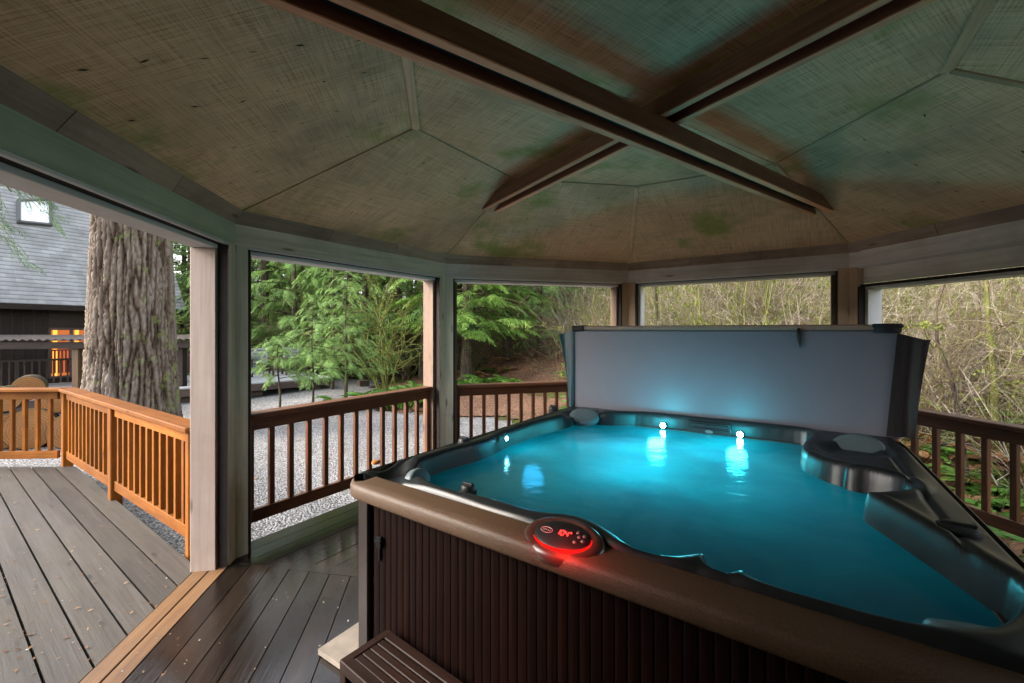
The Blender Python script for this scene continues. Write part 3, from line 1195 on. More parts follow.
def lamp(c, col, e, r=.02):
    l = bpy.data.lights.new('tub_lamp', 'POINT')
    l.color = col
    l.energy = e
    l.shadow_soft_size = r
    o = bpy.data.objects.new('tub_lamp', l)
    COL.objects.link(o)
    o.location = tuple(np.asarray(c) - np.array(tub.location))
    o.parent = tub
    return o


# where the wall surface stands along v at given u (approx at LED height)
for (x, y, Yd, ax, mat, col, en) in ((663, 425.5, 3.185, -VV_, 'led', (.04, .80, 1.0), 9.0), (740, 434.5, 2.93, -VV_, 'led', (.04, .80, 1.0), 6.0), (506, 438.5, 2.625, UU, 'led_blue', (.03, .5, 1.0), 4.0)):
    z = H + (CY - y) / F * Yd
    c = at(x, Yd, z)
    led(c, ax, .018 if mat == 'led' else .013, mat)
    lamp(c + ax * .19 + V(0, 0, .05), col, en * (.14 if mat == 'led' else .035), .06)
# lamps under the water
for u, v, z, e in ((.36, .87, .66, 5.0), (.58, .88, .66, 4.5), (.13, .50, .68, 2.5), (.36, .68, .60, 13.0), (.56, .74, .60, 11.0), (.42, .46, .55, 11.0), (.70, .52, .45, 5.0), (.18, .62, .60, 2.0), (.45, .55, .50, 8.0)):
    lamp(T(u, v, z), (.01, .60, .86), e * .058, .06)
# filter weir on the back wall
m = MB()
c = T(.52, .952, .862)
m.box(c, UU, VV_, (0, 0, 1), .14, .012, .052, .006)
fw = m.build('filter_housing', M['shell'], tub)
m = MB()
m.box(c - VV_ * .016 + V(0, 0, .028), UU, VV_, (0, 0, 1), .12, .008, .012, .003)
m.box(c - VV_ * .014 + V(0, 0, -.012), UU, VV_, (0, 0, 1), .13, .005, .018, .003)
m.build('filter_slot', M['black'], fw)
m = MB()
m.lathe(c - VV_ * .021 + V(0, 0, -.012), [(.012, 0), (.012, .003), (.0005, .004)], -VV_, 24, 2.2, UU)
m.build('filter_badge', M['steel'], fw)
# diverter knobs and caps


def knob(c, r, ax=(0, 0, 1), sx=1.0):
    m = MB()
    m.lathe(c, [(r * 1.2, -.02), (r * 1.2, .006), (r, .010), (r * .95, .026), (r * .8, .032), (.0005, .033)], ax, 28, sx, UU)
    k = m.build('diverter_knob', M['black'], tub, smooth=True, angle=math.radians(40))
    m = MB()
    m.bar(np.asarray(c) + V(0, 0, .034) - UU * r * .8, np.asarray(c) + V(0, 0, .034) + UU * r * .8, .012, .014)
    m.build('knob_grip', M['black'], k)


knob(px(468, 492, .878), .032)
knob(px(464, 443.5, .915), .034)
knob(px(553, 410, .915), .032)
knob(px(958, 535, .925), .055)
# orange glint on the left rim corner, made as a small amber disc
m = MB()
m.lathe(px(376, 461, .925), [(.019, -.012), (.019, .0), (.015, .004), (.0005, .005)], (0, 0, 1), 24, 1.2, VV_)
m.build('rim_glint', plain('amber_glint', (.35, .15, .05), .35), tub, smooth=True, angle=math.radians(40))

# control pod on the front rim
pc = px(563, 542, .908)
pax = unit(V(0, 0, 1) - VV_ * .36)          # tilted towards the side where one stands
fdir = UU
m = MB()
m.lathe(pc, [(.088, -.03), (.090, -.005), (.087, .012), (.080, .022), (.068, .026), (.060, .021), (.0005, .019)], pax, 56, 1.56, fdir)
pod = m.build('control_pod', plain('pod_brown', (.05, .022, .016), .28, .5, .1, 90), tub, smooth=True, angle=math.radians(45))
pc2 = pc + pax * .019
sdir = np.cross(pax, fdir)
m = MB()
m.lathe(pc2, [(.054, .0), (.054, .008), (.049, .012), (.0005, .013)], pax, 48, 1.70, fdir)
face = m.build('control_face', M['black'], pod, smooth=True, angle=math.radians(40))
# glowing ring round the lower half of the face
m = MB()
ring = []
for i in range(25):
    a = math.radians(-150 + 165 * i / 24)
    ring.append(pc2 + pax * .006 + fdir * 1.70 * .0575 * math.cos(a) + sdir * .0575 * math.sin(a))
m.tube(ring, [.0012 + .0045 * math.sin(math.pi * i / 24) for i in range(25)], 8)
m.build('glow_ring', M['redring'], pod, smooth=True)


def seg_digit(m, c, ch, hgt):
    segs = {'0': 'abcdef', '1': 'bc', '4': 'bcfg'}[ch]
    w = hgt * .5
    xy = dict(a=((0, 1), (1, 1)), b=((1, 1), (1, .5)), c=((1, .5), (1, 0)), d=((0, 0), (1, 0)), e=((0, 0), (0, .5)), f=((0, .5), (0, 1)), g=((0, .5), (1, .5)))
    for s in segs:
        (x0, y0), (x1, y1) = xy[s]
        a = c + fdir * (x0 - .5) * w + sdir * (y0 - .5) * hgt
        b = c + fdir * (x1 - .5) * w + sdir * (y1 - .5) * hgt
        d = unit(b - a) * hgt * .06
        m.bar(a + d, b - d, hgt * .13, .0015, up=pax, ch=0)


m = MB()
dc = pc2 + pax * .0145 + sdir * .004
for i, ch in enumerate('104'):
    seg_digit(m, dc + fdir * (-.012 + i * .0145), ch, .019)
m.lathe(dc + fdir * .029 + sdir * .007, [(.0028, 0), (.0028, .0015), (.0004, .002)], pax, 12)
m.build('display_digits', M['red'], face)
m = MB()
oc = pc2 + pax * .0135 - fdir * .052
rg = [oc + fdir * .020 * math.cos(a) + sdir * .011 * math.sin(a) for a in np.linspace(0, 2 * math.pi, 33)]
m.tube(rg, .0011, 6, caps=False)
for i in range(5):
    m.bar(oc + fdir * (-.012 + i * .006) - sdir * .0035, oc + fdir * (-.012 + i * .006) + sdir * .0035, .0022, .001, up=pax, ch=0)
m.build('badge', plain('badge_grey', (.35, .33, .33), .3), face)
for i, (a, b) in enumerate(((.048, .022), (.058, .006), (.052, -.016), (.072, .014), (.074, -.006))):
    m = MB()
    m.lathe(pc2 + pax * .0125 + fdir * a + sdir * b, [(.0065, 0), (.006, .002), (.0005, .003)], pax, 16)
    m.build('button', M['steel'], face, smooth=True)
lamp_r = bpy.data.lights.new('display_lamp', 'POINT')
lamp_r.color, lamp_r.energy, lamp_r.shadow_soft_size = (1, .015, .008), .30, .03
lo_ = bpy.data.objects.new('display_lamp', lamp_r)
COL.objects.link(lo_)
lo_.parent = tub
lo_.location = tuple(pc2 + pax * .06 - sdir * .085 + fdir * .03 - np.array(tub.location))
# cabinet: ribbed panels between corner posts
def cabinet(side):
    e = .08 / SZ
    c = [(e, e), (1 - e, e), (1 - e, 1 - e), (e, 1 - e)]
    (u0, v0), (u1, v1) = c[side], c[(side + 1) % 4]
    P, Q = T(u0, v0), T(u1, v1)
    d = unit(Q - P)
    out = V(d[1], -d[0], 0)
    L = np.linalg.norm(Q - P)
    m = MB()
    rib = .038
    x0, x1 = .085, L - .085
    n = int((x1 - x0) / rib)
    prof = []
    for i in range(n):
        a = x0 + (x1 - x0) * i / n
        w = (x1 - x0) / n
        prof += [(a, -.0025), (a + w * .12, .0), (a + w * .45, .0012), (a + w * .88, .0), (a + w, -.0025)]
    vs, gs = [], []
    for x, o in prof:
        for z in (.03, .85):
            vs.append(P + d * x + out * o + V(0, 0, z))
            gs.append((x, side * 7.3, z))
    fs = [(2 * i, 2 * i + 2, 2 * i + 3, 2 * i + 1) for i in range(len(prof) - 1)]
    m.add(vs, fs, gs)
    m.build('cabinet_panel', M['cabinet'], tub)
    m = MB()
    m.box(P + d * .022 + V(0, 0, .43), (0, 0, 1), d, out, .42, .034, .012, .006)
    m.build('corner_trim', M['trim'], tub)
    m = MB()
    m.box(Q - d * .022 + V(0, 0, .43), (0, 0, 1), d, out, .42, .034, .012, .006)
    m.build('corner_trim', M['trim'], tub)
    m = MB()
    m.box((P + Q) / 2 - out * .03 + V(0, 0, .44), d, out, (0, 0, 1), L / 2 - .04, .015, .40, .0)
    m.build('cabinet_backing', M['dark'], tub)
    return P, d, out


Pf, df_, of_ = cabinet(0)
for s in (1, 2, 3):
    cabinet(s)
m = MB()
lc = px(381, 542, 0)
ang = (381 - 512) / F
t_ = None
# latch on the front panel at the photo's place
A_ = np.array([[ang, -df_[0]], [1.0, -df_[1]]])
yy, ss = np.linalg.solve(A_, Pf[:2])
lz = H + (CY - 541) / F * yy
lp = Pf + df_ * ss + of_ * .008 + V(0, 0, lz)
m.box(lp, (0, 0, 1), df_, of_, .024, .016, .008, .004)
m.box(lp + V(0, 0, .006), (0, 0, 1), df_, of_, .008, .022, .014, .003)
m.box(lp - V(0, 0, .055), (0, 0, 1), df_, of_, .028, .006, .004, .002)
m.build('cabinet_latch', plain('latch_black', (.008, .008, .008), .85, .05), tub)
# pad under the tub
mb = MB()
cl = V(-.94, 2.06)
q1 = cl + UU[:2] * 2.6
q2 = q1 + VV_[:2] * 2.2
q3 = cl + VV_[:2] * 2.2
mb.prism([tuple(cl), tuple(q1), tuple(q2), tuple(q3)], .003, .03)
tag(mb.build('spa_pad', M['slab']), 'beige ground pad sticking out from under the hot tub', 'pad')

# ------------------------------------------------------------------ cover
cv = thing('hot_tub_cover', 'folded hot tub cover stood upright behind the teal water', 'tub cover', T(.5, 1.03, .9))
zc0, zc1 = .90, H + .012


def cover_slab(v0, v1, u0, u1, z0, z1, name, mat, face=None, par=None):
    m = MB()
    c = (T(u0, v0) + T(u1, v0) + T(u0, v1) + T(u1, v1)) / 4
    d = unit(T(u1, v0) - T(u0, v0))
    nn = V(-d[1], d[0], 0)
    m.box(c + V(0, 0, (z0 + z1) / 2), d, nn, (0, 0, 1), np.linalg.norm(T(u1, v0) - T(u0, v0)) / 2, np.linalg.norm(T(u0, v1) - T(u0, v0)) / 2, (z1 - z0) / 2, .012)
    return m.build(name, mat, par or cv)


cover_slab(1.004, 1.048, .012, 1.0, zc0, zc1 - .012, 'foam_panel', M['liner'])
cover_slab(1.056, 1.10, .0, 1.0, zc0, zc1, 'rear_panel', M['vinyl'])
dC = unit(T(1, 1.0) - T(0, 1.0))
nC = V(-dC[1], dC[0], 0)
m = MB()
m.bar(T(.045, 1.03, zc1 + .006), T(.955, 1.03, zc1 + .006), .13, .036, ch=.012)
m.build('top_band', M['vinyl_top'], cv)
m = MB()
m.bar(T(.01, 1.028, zc1 + .0), T(.06, 1.028, zc1 + .005), .15, .05, ch=.015)
m.build('corner_fold', M['vinyl'], cv)
m = MB()
m.lathe(T(.972, 1.01, zc1 - .03), [(.052, 0), (.056, .012), (.055, .028), (.062, .036), (.063, .048), (.055, .058), (.0005, .06)], (0, 0, 1), 24, 1.25, dC)
m.build('rolled_handle', M['vinyl'], cv, smooth=True, angle=math.radians(40))
# skirts hanging at both ends: wavy sheets with thickness


def skirt(u_in, u_out_top, u_out_bot, vv, z0, z1, name, mat, waves):
    m = MB()
    nz, nu = 16, 10
    vs, fs = [], []
    for lay in (0, 1):
        for j in range(nz + 1):
            t = j / nz
            z = z0 + (z1 - z0) * t
            uo = u_out_bot + (u_out_top - u_out_bot) * t ** 1.6
            for i in range(nu + 1):
                s = i / nu
                u = u_in(t) + (uo - u_in(t)) * s
                wv = .022 * math.sin(s * waves + t * 2.2) * s
                p = T(u, vv, z - (.05 * s if t > .99 else 0)) - nC * (wv + .004 - .008 * lay)
                vs.append(p)
    k = (nz + 1) * (nu + 1)
    for j in range(nz):
        for i in range(nu):
            a = j * (nu + 1) + i
            fs.append((a, a + 1, a + nu + 2, a + nu + 1))
            fs.append((k + a + nu + 1, k + a + nu + 2, k + a + 1, k + a))
    for j in range(nz):
        for i in (0, nu):
            a = j * (nu + 1) + i
            b = a + nu + 1
            fs.append((a, b, k + b, k + a) if i == 0 else (b, a, k + a, k + b))
    for i in range(nu):
        fs.append((i + 1, i, k + i, k + i + 1))
        a = nz * (nu + 1) + i
        fs.append((a, a + 1, k + a + 1, k + a))
    m.add(vs, fs)
    m.build(name, mat, cv, smooth=True, angle=math.radians(60))


skirt(lambda t: .020, -.045, -.005, 1.0, .905, zc1 - .005, 'end_skirt', M['teal_vinyl'], 4.5)
skirt(lambda t: .968 + .024 * t, 1.062, 1.028, .998, .92, zc1 - .03, 'end_skirt', M['vinyl'], 7.0)
m = MB()
a_ = T(.762, 1.002, zc1)
m.tube([a_ - nC * .006, a_ - nC * .012 - V(0, 0, .05), a_ - nC * .012 + dC * .004 - V(0, 0, .09), a_ - nC * .010 + dC * .008 - V(0, 0, .13)], [.009, .012, .009, .002], 8)
m.build('strap', M['black'], cv, smooth=True)
m = MB()
m.bar(T(1.028, 1.04, .25), T(1.028, 1.04, 1.40), .02, .045)
m.bar(T(1.028, 1.04, .3), T(1.0, .985, .3), .03, .03)
m.build('lifter_arm', M['black'], cv)

# ------------------------------------------------------------------ step stool
stp = thing('spa_step', 'dark slatted wooden step against the hot tub cabinet', 'step', px(400, 660, .33) * (1, 1, 0))
zs = .325
sb = px(387.5, 629, zs)
su = unit(px(455, 677, zs) - sb)
su[2] = 0
su = unit(su)
sv = V(-su[1], su[0], 0)
W_, D_ = .80, .215


def sp(a, b, z):
    return sb + su * a - sv * b + V(0, 0, z - zs)


m = MB()
m.bar(sp(.03, .02, zs - .02), sp(W_, .02, zs - .02), .04, .045)
m.bar(sp(.03, D_ - .02, zs - .02), sp(W_, D_ - .02, zs - .02), .04, .045)
m.bar(sp(.018, -.0, zs - .02), sp(.018, D_, zs - .02), .036, .046)
m.bar(sp(W_, -.0, zs - .02), sp(W_, D_, zs - .02), .036, .046)
m.build('frame', M['stepwood'], stp)
for i in range(4):
    b = .062 + i * .033 + .0
    m = MB()
    m.bar(sp(.037, b, zs - .008), sp(W_ - .02, b, zs - .008), .029, .02)
    m.build('slat', M['stepwood'], stp)
for a in (.02, W_):
    for b in (.02, D_ - .02):
        m = MB()
        m.box(sp(a, b, (zs - .03) / 2), (0, 0, 1), su, sv, (zs - .04) / 2, .02, .02)
        m.build('leg', M['stepwood'], stp)
m = MB()
for i in range(5):
    b = D_ + .03 + i * .05
    m.bar(sp(.02, b, .17), sp(W_, b, .17), .045, .02)
m.build('lower_tread', M['stepwood'], stp)
for a in (.02, W_):
    m = MB()
    m.box(sp(a, D_ + .23, .08), (0, 0, 1), su, sv, .08, .02, .02)
    m.build('leg', M['stepwood'], stp)
# petals and leaf bits on the floors
vs, fs, gs = [], [], []
for i in range(44):
    if i < 30:
        c = px(random.uniform(90, 350), random.uniform(565, 675), .004)
    else:
        c = px(random.uniform(5, 180), random.uniform(475, 660), .002)
    a = random.uniform(0, 6.28)
    s = random.uniform(.003, .007) * (1.9 if random.random() < .06 else 1)
    d = V(math.cos(a), math.sin(a), .1) * s
    e = V(-math.sin(a), math.cos(a), 0) * s * .6
    b = len(vs)
    vs += [c - d, c + e, c + d + V(0, 0, .002), c - e]
    gs += [(random.random(), 0, 0)] * 4
    fs.append((b, b + 1, b + 2, b + 3))
o = soup_obj('fallen_petals', (np.array(vs), np.array(fs), np.array(gs)), leaf_mat('petal', (.20, .14, .07), (.30, .27, .22), (.42, .40, .36), .1))
tag(o, 'pale petals and leaf crumbs scattered over the deck boards', 'petals', kind='stuff')
# ------------------------------------------------------------------ plants
def rot_about(v, ax, a):
    ax = unit(ax)
    return v * math.cos(a) + np.cross(ax, v) * math.sin(a) + ax * np.dot(ax, v) * (1 - math.cos(a))


def frond(rng, L, droop, width, n, flat=.25, leaf=.05, lw=.012):
    """a feathery flat spray along +x that droops: array of diamonds"""
    v, g = [], []
    p = V(0, 0, 0)
    d = unit(V(1, 0, .25))
    st = L / n
    tone = rng.uniform(0, 1)
    for i in range(n):
        t = i / (n - 1)
        d = unit(d + V(0, 0, -droop / n))
        p = p + d * st
        wid = width * math.sin(math.pi * min(1, .16 + t * .86)) ** .8
        for s in (-1, 1):
            l = max(.03, wid * rng.uniform(.7, 1.15))
            a = rng.uniform(.55, 1.0)
            side = V(0, s, 0)
            ld = unit(d * math.cos(a) + side * math.sin(a) + V(0, 0, rng.uniform(-.45, .05)))
            m = max(1, int(l / leaf))
            nrm = unit(np.cross(ld, V(0, 0, 1)) + V(0, 0, rng.uniform(-flat, flat)))
            for k in range(m):
                b = p + ld * (l * k / m) + V(0, 0, -.12 * l * (k / m) ** 2)
                e = b + ld * (l / m) * 1.5 + V(0, 0, rng.uniform(-.2, .05) * l / m)
                w = nrm * lw * rng.uniform(.7, 1.4) * (1 + .8 * (1 - k / m))
                mid = (b + e) / 2
                v += [b, mid + w, e, mid - w]
                tt = min(1, max(0, tone * .5 + rng.uniform(0, .5) + .15 * k / m))
                g += [(tt, 0, 0)] * 4
    v = np.array(v)
    f = np.arange(len(v)).reshape(-1, 4)
    return v, f, np.array(g)


def orient(a, base, az, el, roll=0.0, sc=1.0):
    v, f, g = a
    ca, sa, ce, se = math.cos(az), math.sin(az), math.cos(el), math.sin(el)
    cr, sr = math.cos(roll), math.sin(roll)
    Rr = np.array([[1, 0, 0], [0, cr, -sr], [0, sr, cr]])
    Re = np.array([[ce, 0, -se], [0, 1, 0], [se, 0, ce]])
    Ra = np.array([[ca, -sa, 0], [sa, ca, 0], [0, 0, 1]])
    return (v @ (Ra @ Re @ Rr).T) * sc + base, f, g


rf = np.random.default_rng(5)
FR_H = [frond(rf, 1.0, 1.0, .34, 15, leaf=.07, lw=.011) for _ in range(5)]      # hemlock
FR_C = [frond(rf, 1.0, 1.5, .30, 16, leaf=.06, lw=.013) for _ in range(5)]      # cedar
FR_D = [frond(rf, 1.0, .7, .30, 9, leaf=.10, lw=.018) for _ in range(5)]        # cheap


def quads_tube(pts, rad, n=5):
    m = MB()
    m.tube(pts, rad, n, caps=False)
    return np.array(m.v), np.array(m.f), np.array(m.v)


def conifer(rng, h, r, z0, L0, nb, fronds, shape=.8, twist=0.0, ntop=1.0, per=6, fs=1.0):
    """returns (trunk soup, crown soup) about the origin"""
    tr, cr = Soup(), Soup()
    pts, rad = [], []
    lean = rng.uniform(-.02, .02, 2)
    for i in range(9):
        t = i / 8
        pts.append(V(lean[0] * h * t + .03 * math.sin(t * 7), lean[1] * h * t, h * t - .3 * (i == 0)))
        rad.append(r * (1 - .85 * t) + (.35 * r if i == 0 else 0))
    tr.add(*quads_tube(pts, rad, 9))
    for i in range(nb):
        t = (i + rng.uniform(0, 1)) / nb
        z = z0 + (h * ntop - z0) * t
        L = L0 * (1 - t) ** shape * rng.uniform(.55, 1.15) + .12
        az = i * 2.399 + rng.uniform(-.4, .4)
        el = rng.uniform(-.15, .25)
        base = V(lean[0] * z, lean[1] * z, z)
        d = V(math.cos(az), math.sin(az), 0)
        k = max(2, int(per * L / L0 + 1))
        bp = [base + d * (L * j / 4) + V(0, 0, el * L * j / 4 - .16 * L * (j / 4) ** 2) for j in range(5)]
        tr.add(*quads_tube(bp, [.005 + .009 * L * (1 - j / 4) for j in range(5)], 3))
        for j in range(k):
            s = .25 + .75 * (j + rng.uniform(0, .8)) / k
            q = base + d * (L * s) + V(0, 0, el * L * s - .16 * L * s * s)
            fa = az + rng.uniform(-.9, .9) * (1 if j < k - 1 else .2)
            fsz = (.35 + .32 * L) * rng.uniform(.7, 1.15) * fs
            cr.add(*orient(fronds[rng.integers(len(fronds))], q, fa, rng.uniform(-.35, .1), rng.uniform(-.5, .5), fsz))
    return tr.arr(), cr.arr()


def tree_obj(name, label, cat, loc, tr, cr, mtr, mcr, group=None):
    o = thing(name, label, cat, loc, group)
    a = soup_mesh('trunk', tr, mtr, smooth=True)
    t = bpy.data.objects.new('trunk', a)
    b = soup_mesh('crown', cr, mcr)
    c = bpy.data.objects.new('crown', b)
    for x in (t, c):
        COL.objects.link(x)
        x.parent = o
    return o


def gpos(x, Y):
    p = at(x, Y)
    p[2] = float(ground_h(p[0], p[1])) - .02
    return p


rt = np.random.default_rng(21)
# near cedar saplings in front of the old platform
for (x, Y, h, L, nb, lab) in ((312, 9.4, 2.5, .8, 26, 'tallest feathery cedar sapling standing in the gravel beyond the left railing'),
                              (279, 9.0, 1.75, .6, 16, 'short cedar sapling in front of the old platform and its chairs'),
                              (345, 10.6, 3.2, .95, 32, 'slender cedar sapling behind the ferns beside the gravel'),
                              (332, 12.5, 4.4, 1.2, 36, 'taller pale green cedar rising behind the saplings')):
    tr, cr = conifer(rt, h, .028 if h < 3 else .045, .75, L, int(nb * 1.25), FR_C, .6, per=8, fs=.55)
    tree_obj('cedar_sapling', lab, 'sapling', gpos(x, Y), tr, cr, M['bark'], M['cedarleaf'], 'cedar saplings beyond the gravel')

# the bright hemlock in the second opening
tr, cr = conifer(rt, 9.0, .20, 1.6, 2.3, 120, FR_H, .5, per=12, fs=.75)
tree_obj('hemlock_tree', 'hemlock with bright drooping green branches seen through the middle opening', 'tree', gpos(466, 14.3), tr, cr, M['bark'], M['hemlock'])
# trees of the wood, each with its own place
wood_list = [
    (263, 17.0, 13, .17, 'dark conifer trunk with grey twigs left of the saplings'),
    (188, 24.0, 12, .22, 'dense green conifer showing between the big trunk and the first post'),
    (352, 19.5, 14, .20, 'straight dark conifer behind the cedar saplings'),
    (397, 16.5, 12, .17, 'dark conifer trunk left of the second post'),
    (425, 15.5, 13, .22, 'stout brown conifer trunk beside the second post'),
    (508, 18.0, 12, .14, 'thin conifer trunk behind the bright hemlock'),
    (300, 23.0, 14, .2, 'conifer deep in the wood behind the platform'),
    (232, 21.0, 14, .2, 'conifer rising behind the left end of the platform'),
    (447, 21.5, 13, .18, 'slim dark conifer deep behind the bright hemlock'),
    (560, 21.0, 12, .18, 'conifer at the wood edge above the leaf bank'),
    (375, 25.0, 15, .22, 'tall dim conifer far behind the mossy maple'),
    (296, 15.2, 8.5, .12, 'fresh green cedar behind the old platform chairs'),
    (366, 15.6, 9.5, .13, 'fresh green cedar right of the tall sapling'),
    (244, 17.2, 10, .14, 'light green cedar behind the pale blue box on the platform'),
    (412, 18.0, 10, .14, 'light green cedar deep behind the second post'),
    (540, 17.5, 9, .13, 'light green cedar left of the tub cover behind the bare shrub'),
    (330, 18.2, 11, .15, 'broad light green cedar filling the gap behind the saplings'),
]
protos = [conifer(rt, 12.5, .19, .9 + .5 * i, 2.3, 62, FR_D, .45, per=8) for i in range(3)]
pm = [(soup_mesh('trunk', a, M['bark'], smooth=True), soup_mesh('crown', b, M['farleaf'] if i != 1 else M['conifer'])) for i, (a, b) in enumerate(protos)]
ca_, cb_p = conifer(rt, 9.0, .13, .5, 1.9, 85, FR_C, .5, per=9, fs=.8)
pm.append((soup_mesh('trunk', ca_, M['bark'], smooth=True), soup_mesh('crown', cb_p, M['cedarleaf'])))
for i, (x, Y, h, r, lab) in enumerate(wood_list):
    o = thing('conifer_tree', lab, 'tree', gpos(x, Y), 'conifers at the edge of the wood')
    for me, nm in zip(pm[3] if 'cedar' in lab.split(' behind')[0] or 'cedar right' in lab or 'cedar deep' in lab else pm[i % 3], ('trunk', 'crown')):
        c = bpy.data.objects.new(nm, me)
        COL.objects.link(c)
        c.parent = o
    o.rotation_euler.z = rt.uniform(0, 6.28)
    s = h / (9.0 if 'green cedar' in lab else 12.5)
    o.scale = (r / .19, r / .19, s) if False else (s, s, s)

# far wood: one mass of trees past counting
fw_t, fw_c = Soup(), Soup()
far_p = [conifer(rt, 13, .2, .5 + .6 * i, 2.6, 34, FR_D, .4, per=6) for i in range(3)]
for i in range(190):
    a = rt.uniform(-1.25, 1.35) if i < 120 else rt.uniform(-.75, .15)
    R_ = rt.uniform(24, 46) if a < .1 else rt.uniform(21, 44)
    if a < -.72 and R_ < 33:
        R_ = rt.uniform(36, 50)
    x, y = R_ * math.sin(a), R_ * math.cos(a)
    z = float(ground_h(x, y)) - .1
    k = i % 3
    rr, ss = rt.uniform(0, 6.28), rt.uniform(.8, 1.3)
    fw_t.put(far_p[k][0], (x, y, z), rr, ss)
    fw_c.put(far_p[k][1], (x, y, z), rr, ss)
tag(fw_t.build('far_wood_trunks', M['bark'], smooth=True), 'dark trunks of the wood far behind the gazebo', 'wood', kind='stuff')
tag(fw_c.build('far_wood', M['farleaf']), 'green mass of conifer boughs far behind the gazebo', 'wood', kind='stuff')


# bare shrubs and mossy maples
def shrub(rng, h, nstem, spread, depth=3, r0=.016, curl=.35, kids=4, n=3, moss=0.0):
    s, mo = Soup(), Soup()

    def grow(p, d, L, r, lev):
        k = 5
        pts, rad = [p], [r]
        for i in range(k):
            d = unit(d + rng.normal(0, curl, 3) * .45 + V(0, 0, .06 if lev == 0 else -.03))
            p = p + d * L / k
            pts.append(p)
            rad.append(r * (1 - .75 * (i + 1) / k))
        s.add(*quads_tube(pts, rad, n if lev else n + 1))
        if moss and lev < 2:
            for q, rr in zip(pts[1:], rad[1:]):
                for _ in range(int(moss)):
                    c = q + rng.normal(0, .022, 3)
                    e = unit(rng.normal(0, 1, 3)) * rng.uniform(.012, .032)
                    w = unit(np.cross(e, rng.normal(0, 1, 3))) * .011
                    mo.add(np.array([c - e, c + w, c + e, c - w]), np.array([[0, 1, 2, 3]]), np.full((4, 3), rng.uniform(0, 1)))
        if lev < depth - 1:
            for i in range(kids if lev else kids + 1):
                j = rng.integers(1, k + 1)
                ax = unit(rng.normal(0, 1, 3))
                nd = unit(rot_about(d, ax, rng.uniform(.4, 1.1)))
                grow(pts[j], nd, L * rng.uniform(.35, .62), max(.003, rad[j] * .7), lev + 1)
    for i in range(nstem):
        az = rng.uniform(0, 6.28)
        t = rng.uniform(.1, spread)
        grow(V(rng.normal(0, .12), rng.normal(0, .12), -.1), unit(V(math.cos(az) * t, math.sin(az) * t, 1)), h * rng.uniform(.6, 1.1), r0 * rng.uniform(.7, 1.2), 0)
    return s.arr(), (mo.arr() if mo.n else None)


rs = np.random.default_rng(77)
# mossy many-stemmed maples that one can point at
for (x, Y, h, ns, lab) in ((386, 12.6, 3.6, 11, 'mossy vine maple clump of arching stems beside the second post'),
                           (604, 9.0, 3.2, 9, 'bare pale-twigged shrub left of the tub cover'),
                           (735, 8.7, 3.3, 16, 'yellow mossy maple tangle above the tub cover')):
    st, mo = shrub(rs, h, ns, .75 if x != 735 else 1.3, 3, .035 if x != 604 else .022, .4, 4, 4, 22 if x != 604 else 0)
    o = thing('vine_maple' if x != 604 else 'bare_shrub', lab, 'shrub', gpos(x, Y))
    soup_obj('stems', (st[0] + np.array(o.location), st[1], st[2]), M['mossbark'] if x != 604 else M['twig'], o, smooth=True)
    if mo is not None:
        soup_obj('moss', (mo[0] + np.array(o.location), mo[1], mo[2]), M['mossleaf'], o)
# crooked bare sapling in the right opening
def crooked(name, lab, loc, path, r, mat, twigs, moss=False):
    o = thing(name, lab, 'tree', loc)
    L0 = np.array(loc)
    pts = [L0 + V(*q) for q in path]
    s = Soup()
    s.add(*quads_tube(pts, [r * (1 - .75 * i / (len(pts) - 1)) for i in range(len(pts))], 7))
    soup_obj('trunk', s.arr(), mat, o, smooth=True)
    s = Soup()
    for i in range(twigs):
        j = rs.integers(1, len(pts))
        st, _ = shrub(rs, rs.uniform(.5, 1.1), 1, 1.4, 3, .011, .45, 3, 3)
        s.put(st, pts[j], rs.uniform(0, 6.28))
    soup_obj('crown', s.arr(), M['twig'], o, smooth=True)
    return o


cx = at(948, 5.4)
cz = float(ground_h(cx[0], cx[1]))
crooked('bare_sapling', 'crooked bare dark sapling with forked top in the right opening', (cx[0], cx[1], cz - .05),
        [(.28, .0, 0), (.16, 0, .9), (.05, 0, 1.5), (-.14, 0, 2.0), (-.10, .05, 2.4), (.02, .05, 2.75), (.12, .05, 3.3)], .028, M['darktwig'], 9)
cx = at(990, 6.2)
cz = float(ground_h(cx[0], cx[1]))
crooked('mossy_sapling', 'leaning mossy sapling behind the crooked bare one in the right opening', (cx[0], cx[1], cz - .05),
        [(.1, .0, 0), (.05, 0, 1.0), (.0, 0, 1.6), (-.05, 0, 2.3), (.05, .05, 3.4)], .05, M['mossbark'], 8)
cx = at(978, 7.2)
cz = float(ground_h(cx[0], cx[1]))
crooked('bare_sapling', 'thin straight bare stem rising to the header in the right opening', (cx[0], cx[1], cz - .05),
        [(.0, .0, 0), (.05, 0, 1.2), (.02, 0, 2.2), (.08, .05, 4.2)], .022, M['darktwig'], 6)

for (x, Y, r_, lab) in ((655, 10.5, .07, 'slim dark alder trunk behind the left end of the tub cover'), (705, 12.5, .08, 'slim alder trunk above the middle of the tub cover'),
                        (798, 11.0, .06, 'slim alder trunk just left of the fourth post'), (912, 9.5, .07, 'slim dark alder trunk beside the right end of the tub cover'),
                        (1008, 9.0, .08, 'slim dark alder trunk at the right edge of the right opening')):
    q = gpos(x, Y)
    crooked('alder_tree', lab, (q[0], q[1], q[2] - .1), [(0, 0, 0), (.06, 0, 1.5), (-.02, 0, 3.2), (.10, .1, 5.5), (.05, .1, 8.0)], r_, M['bark'], 7)

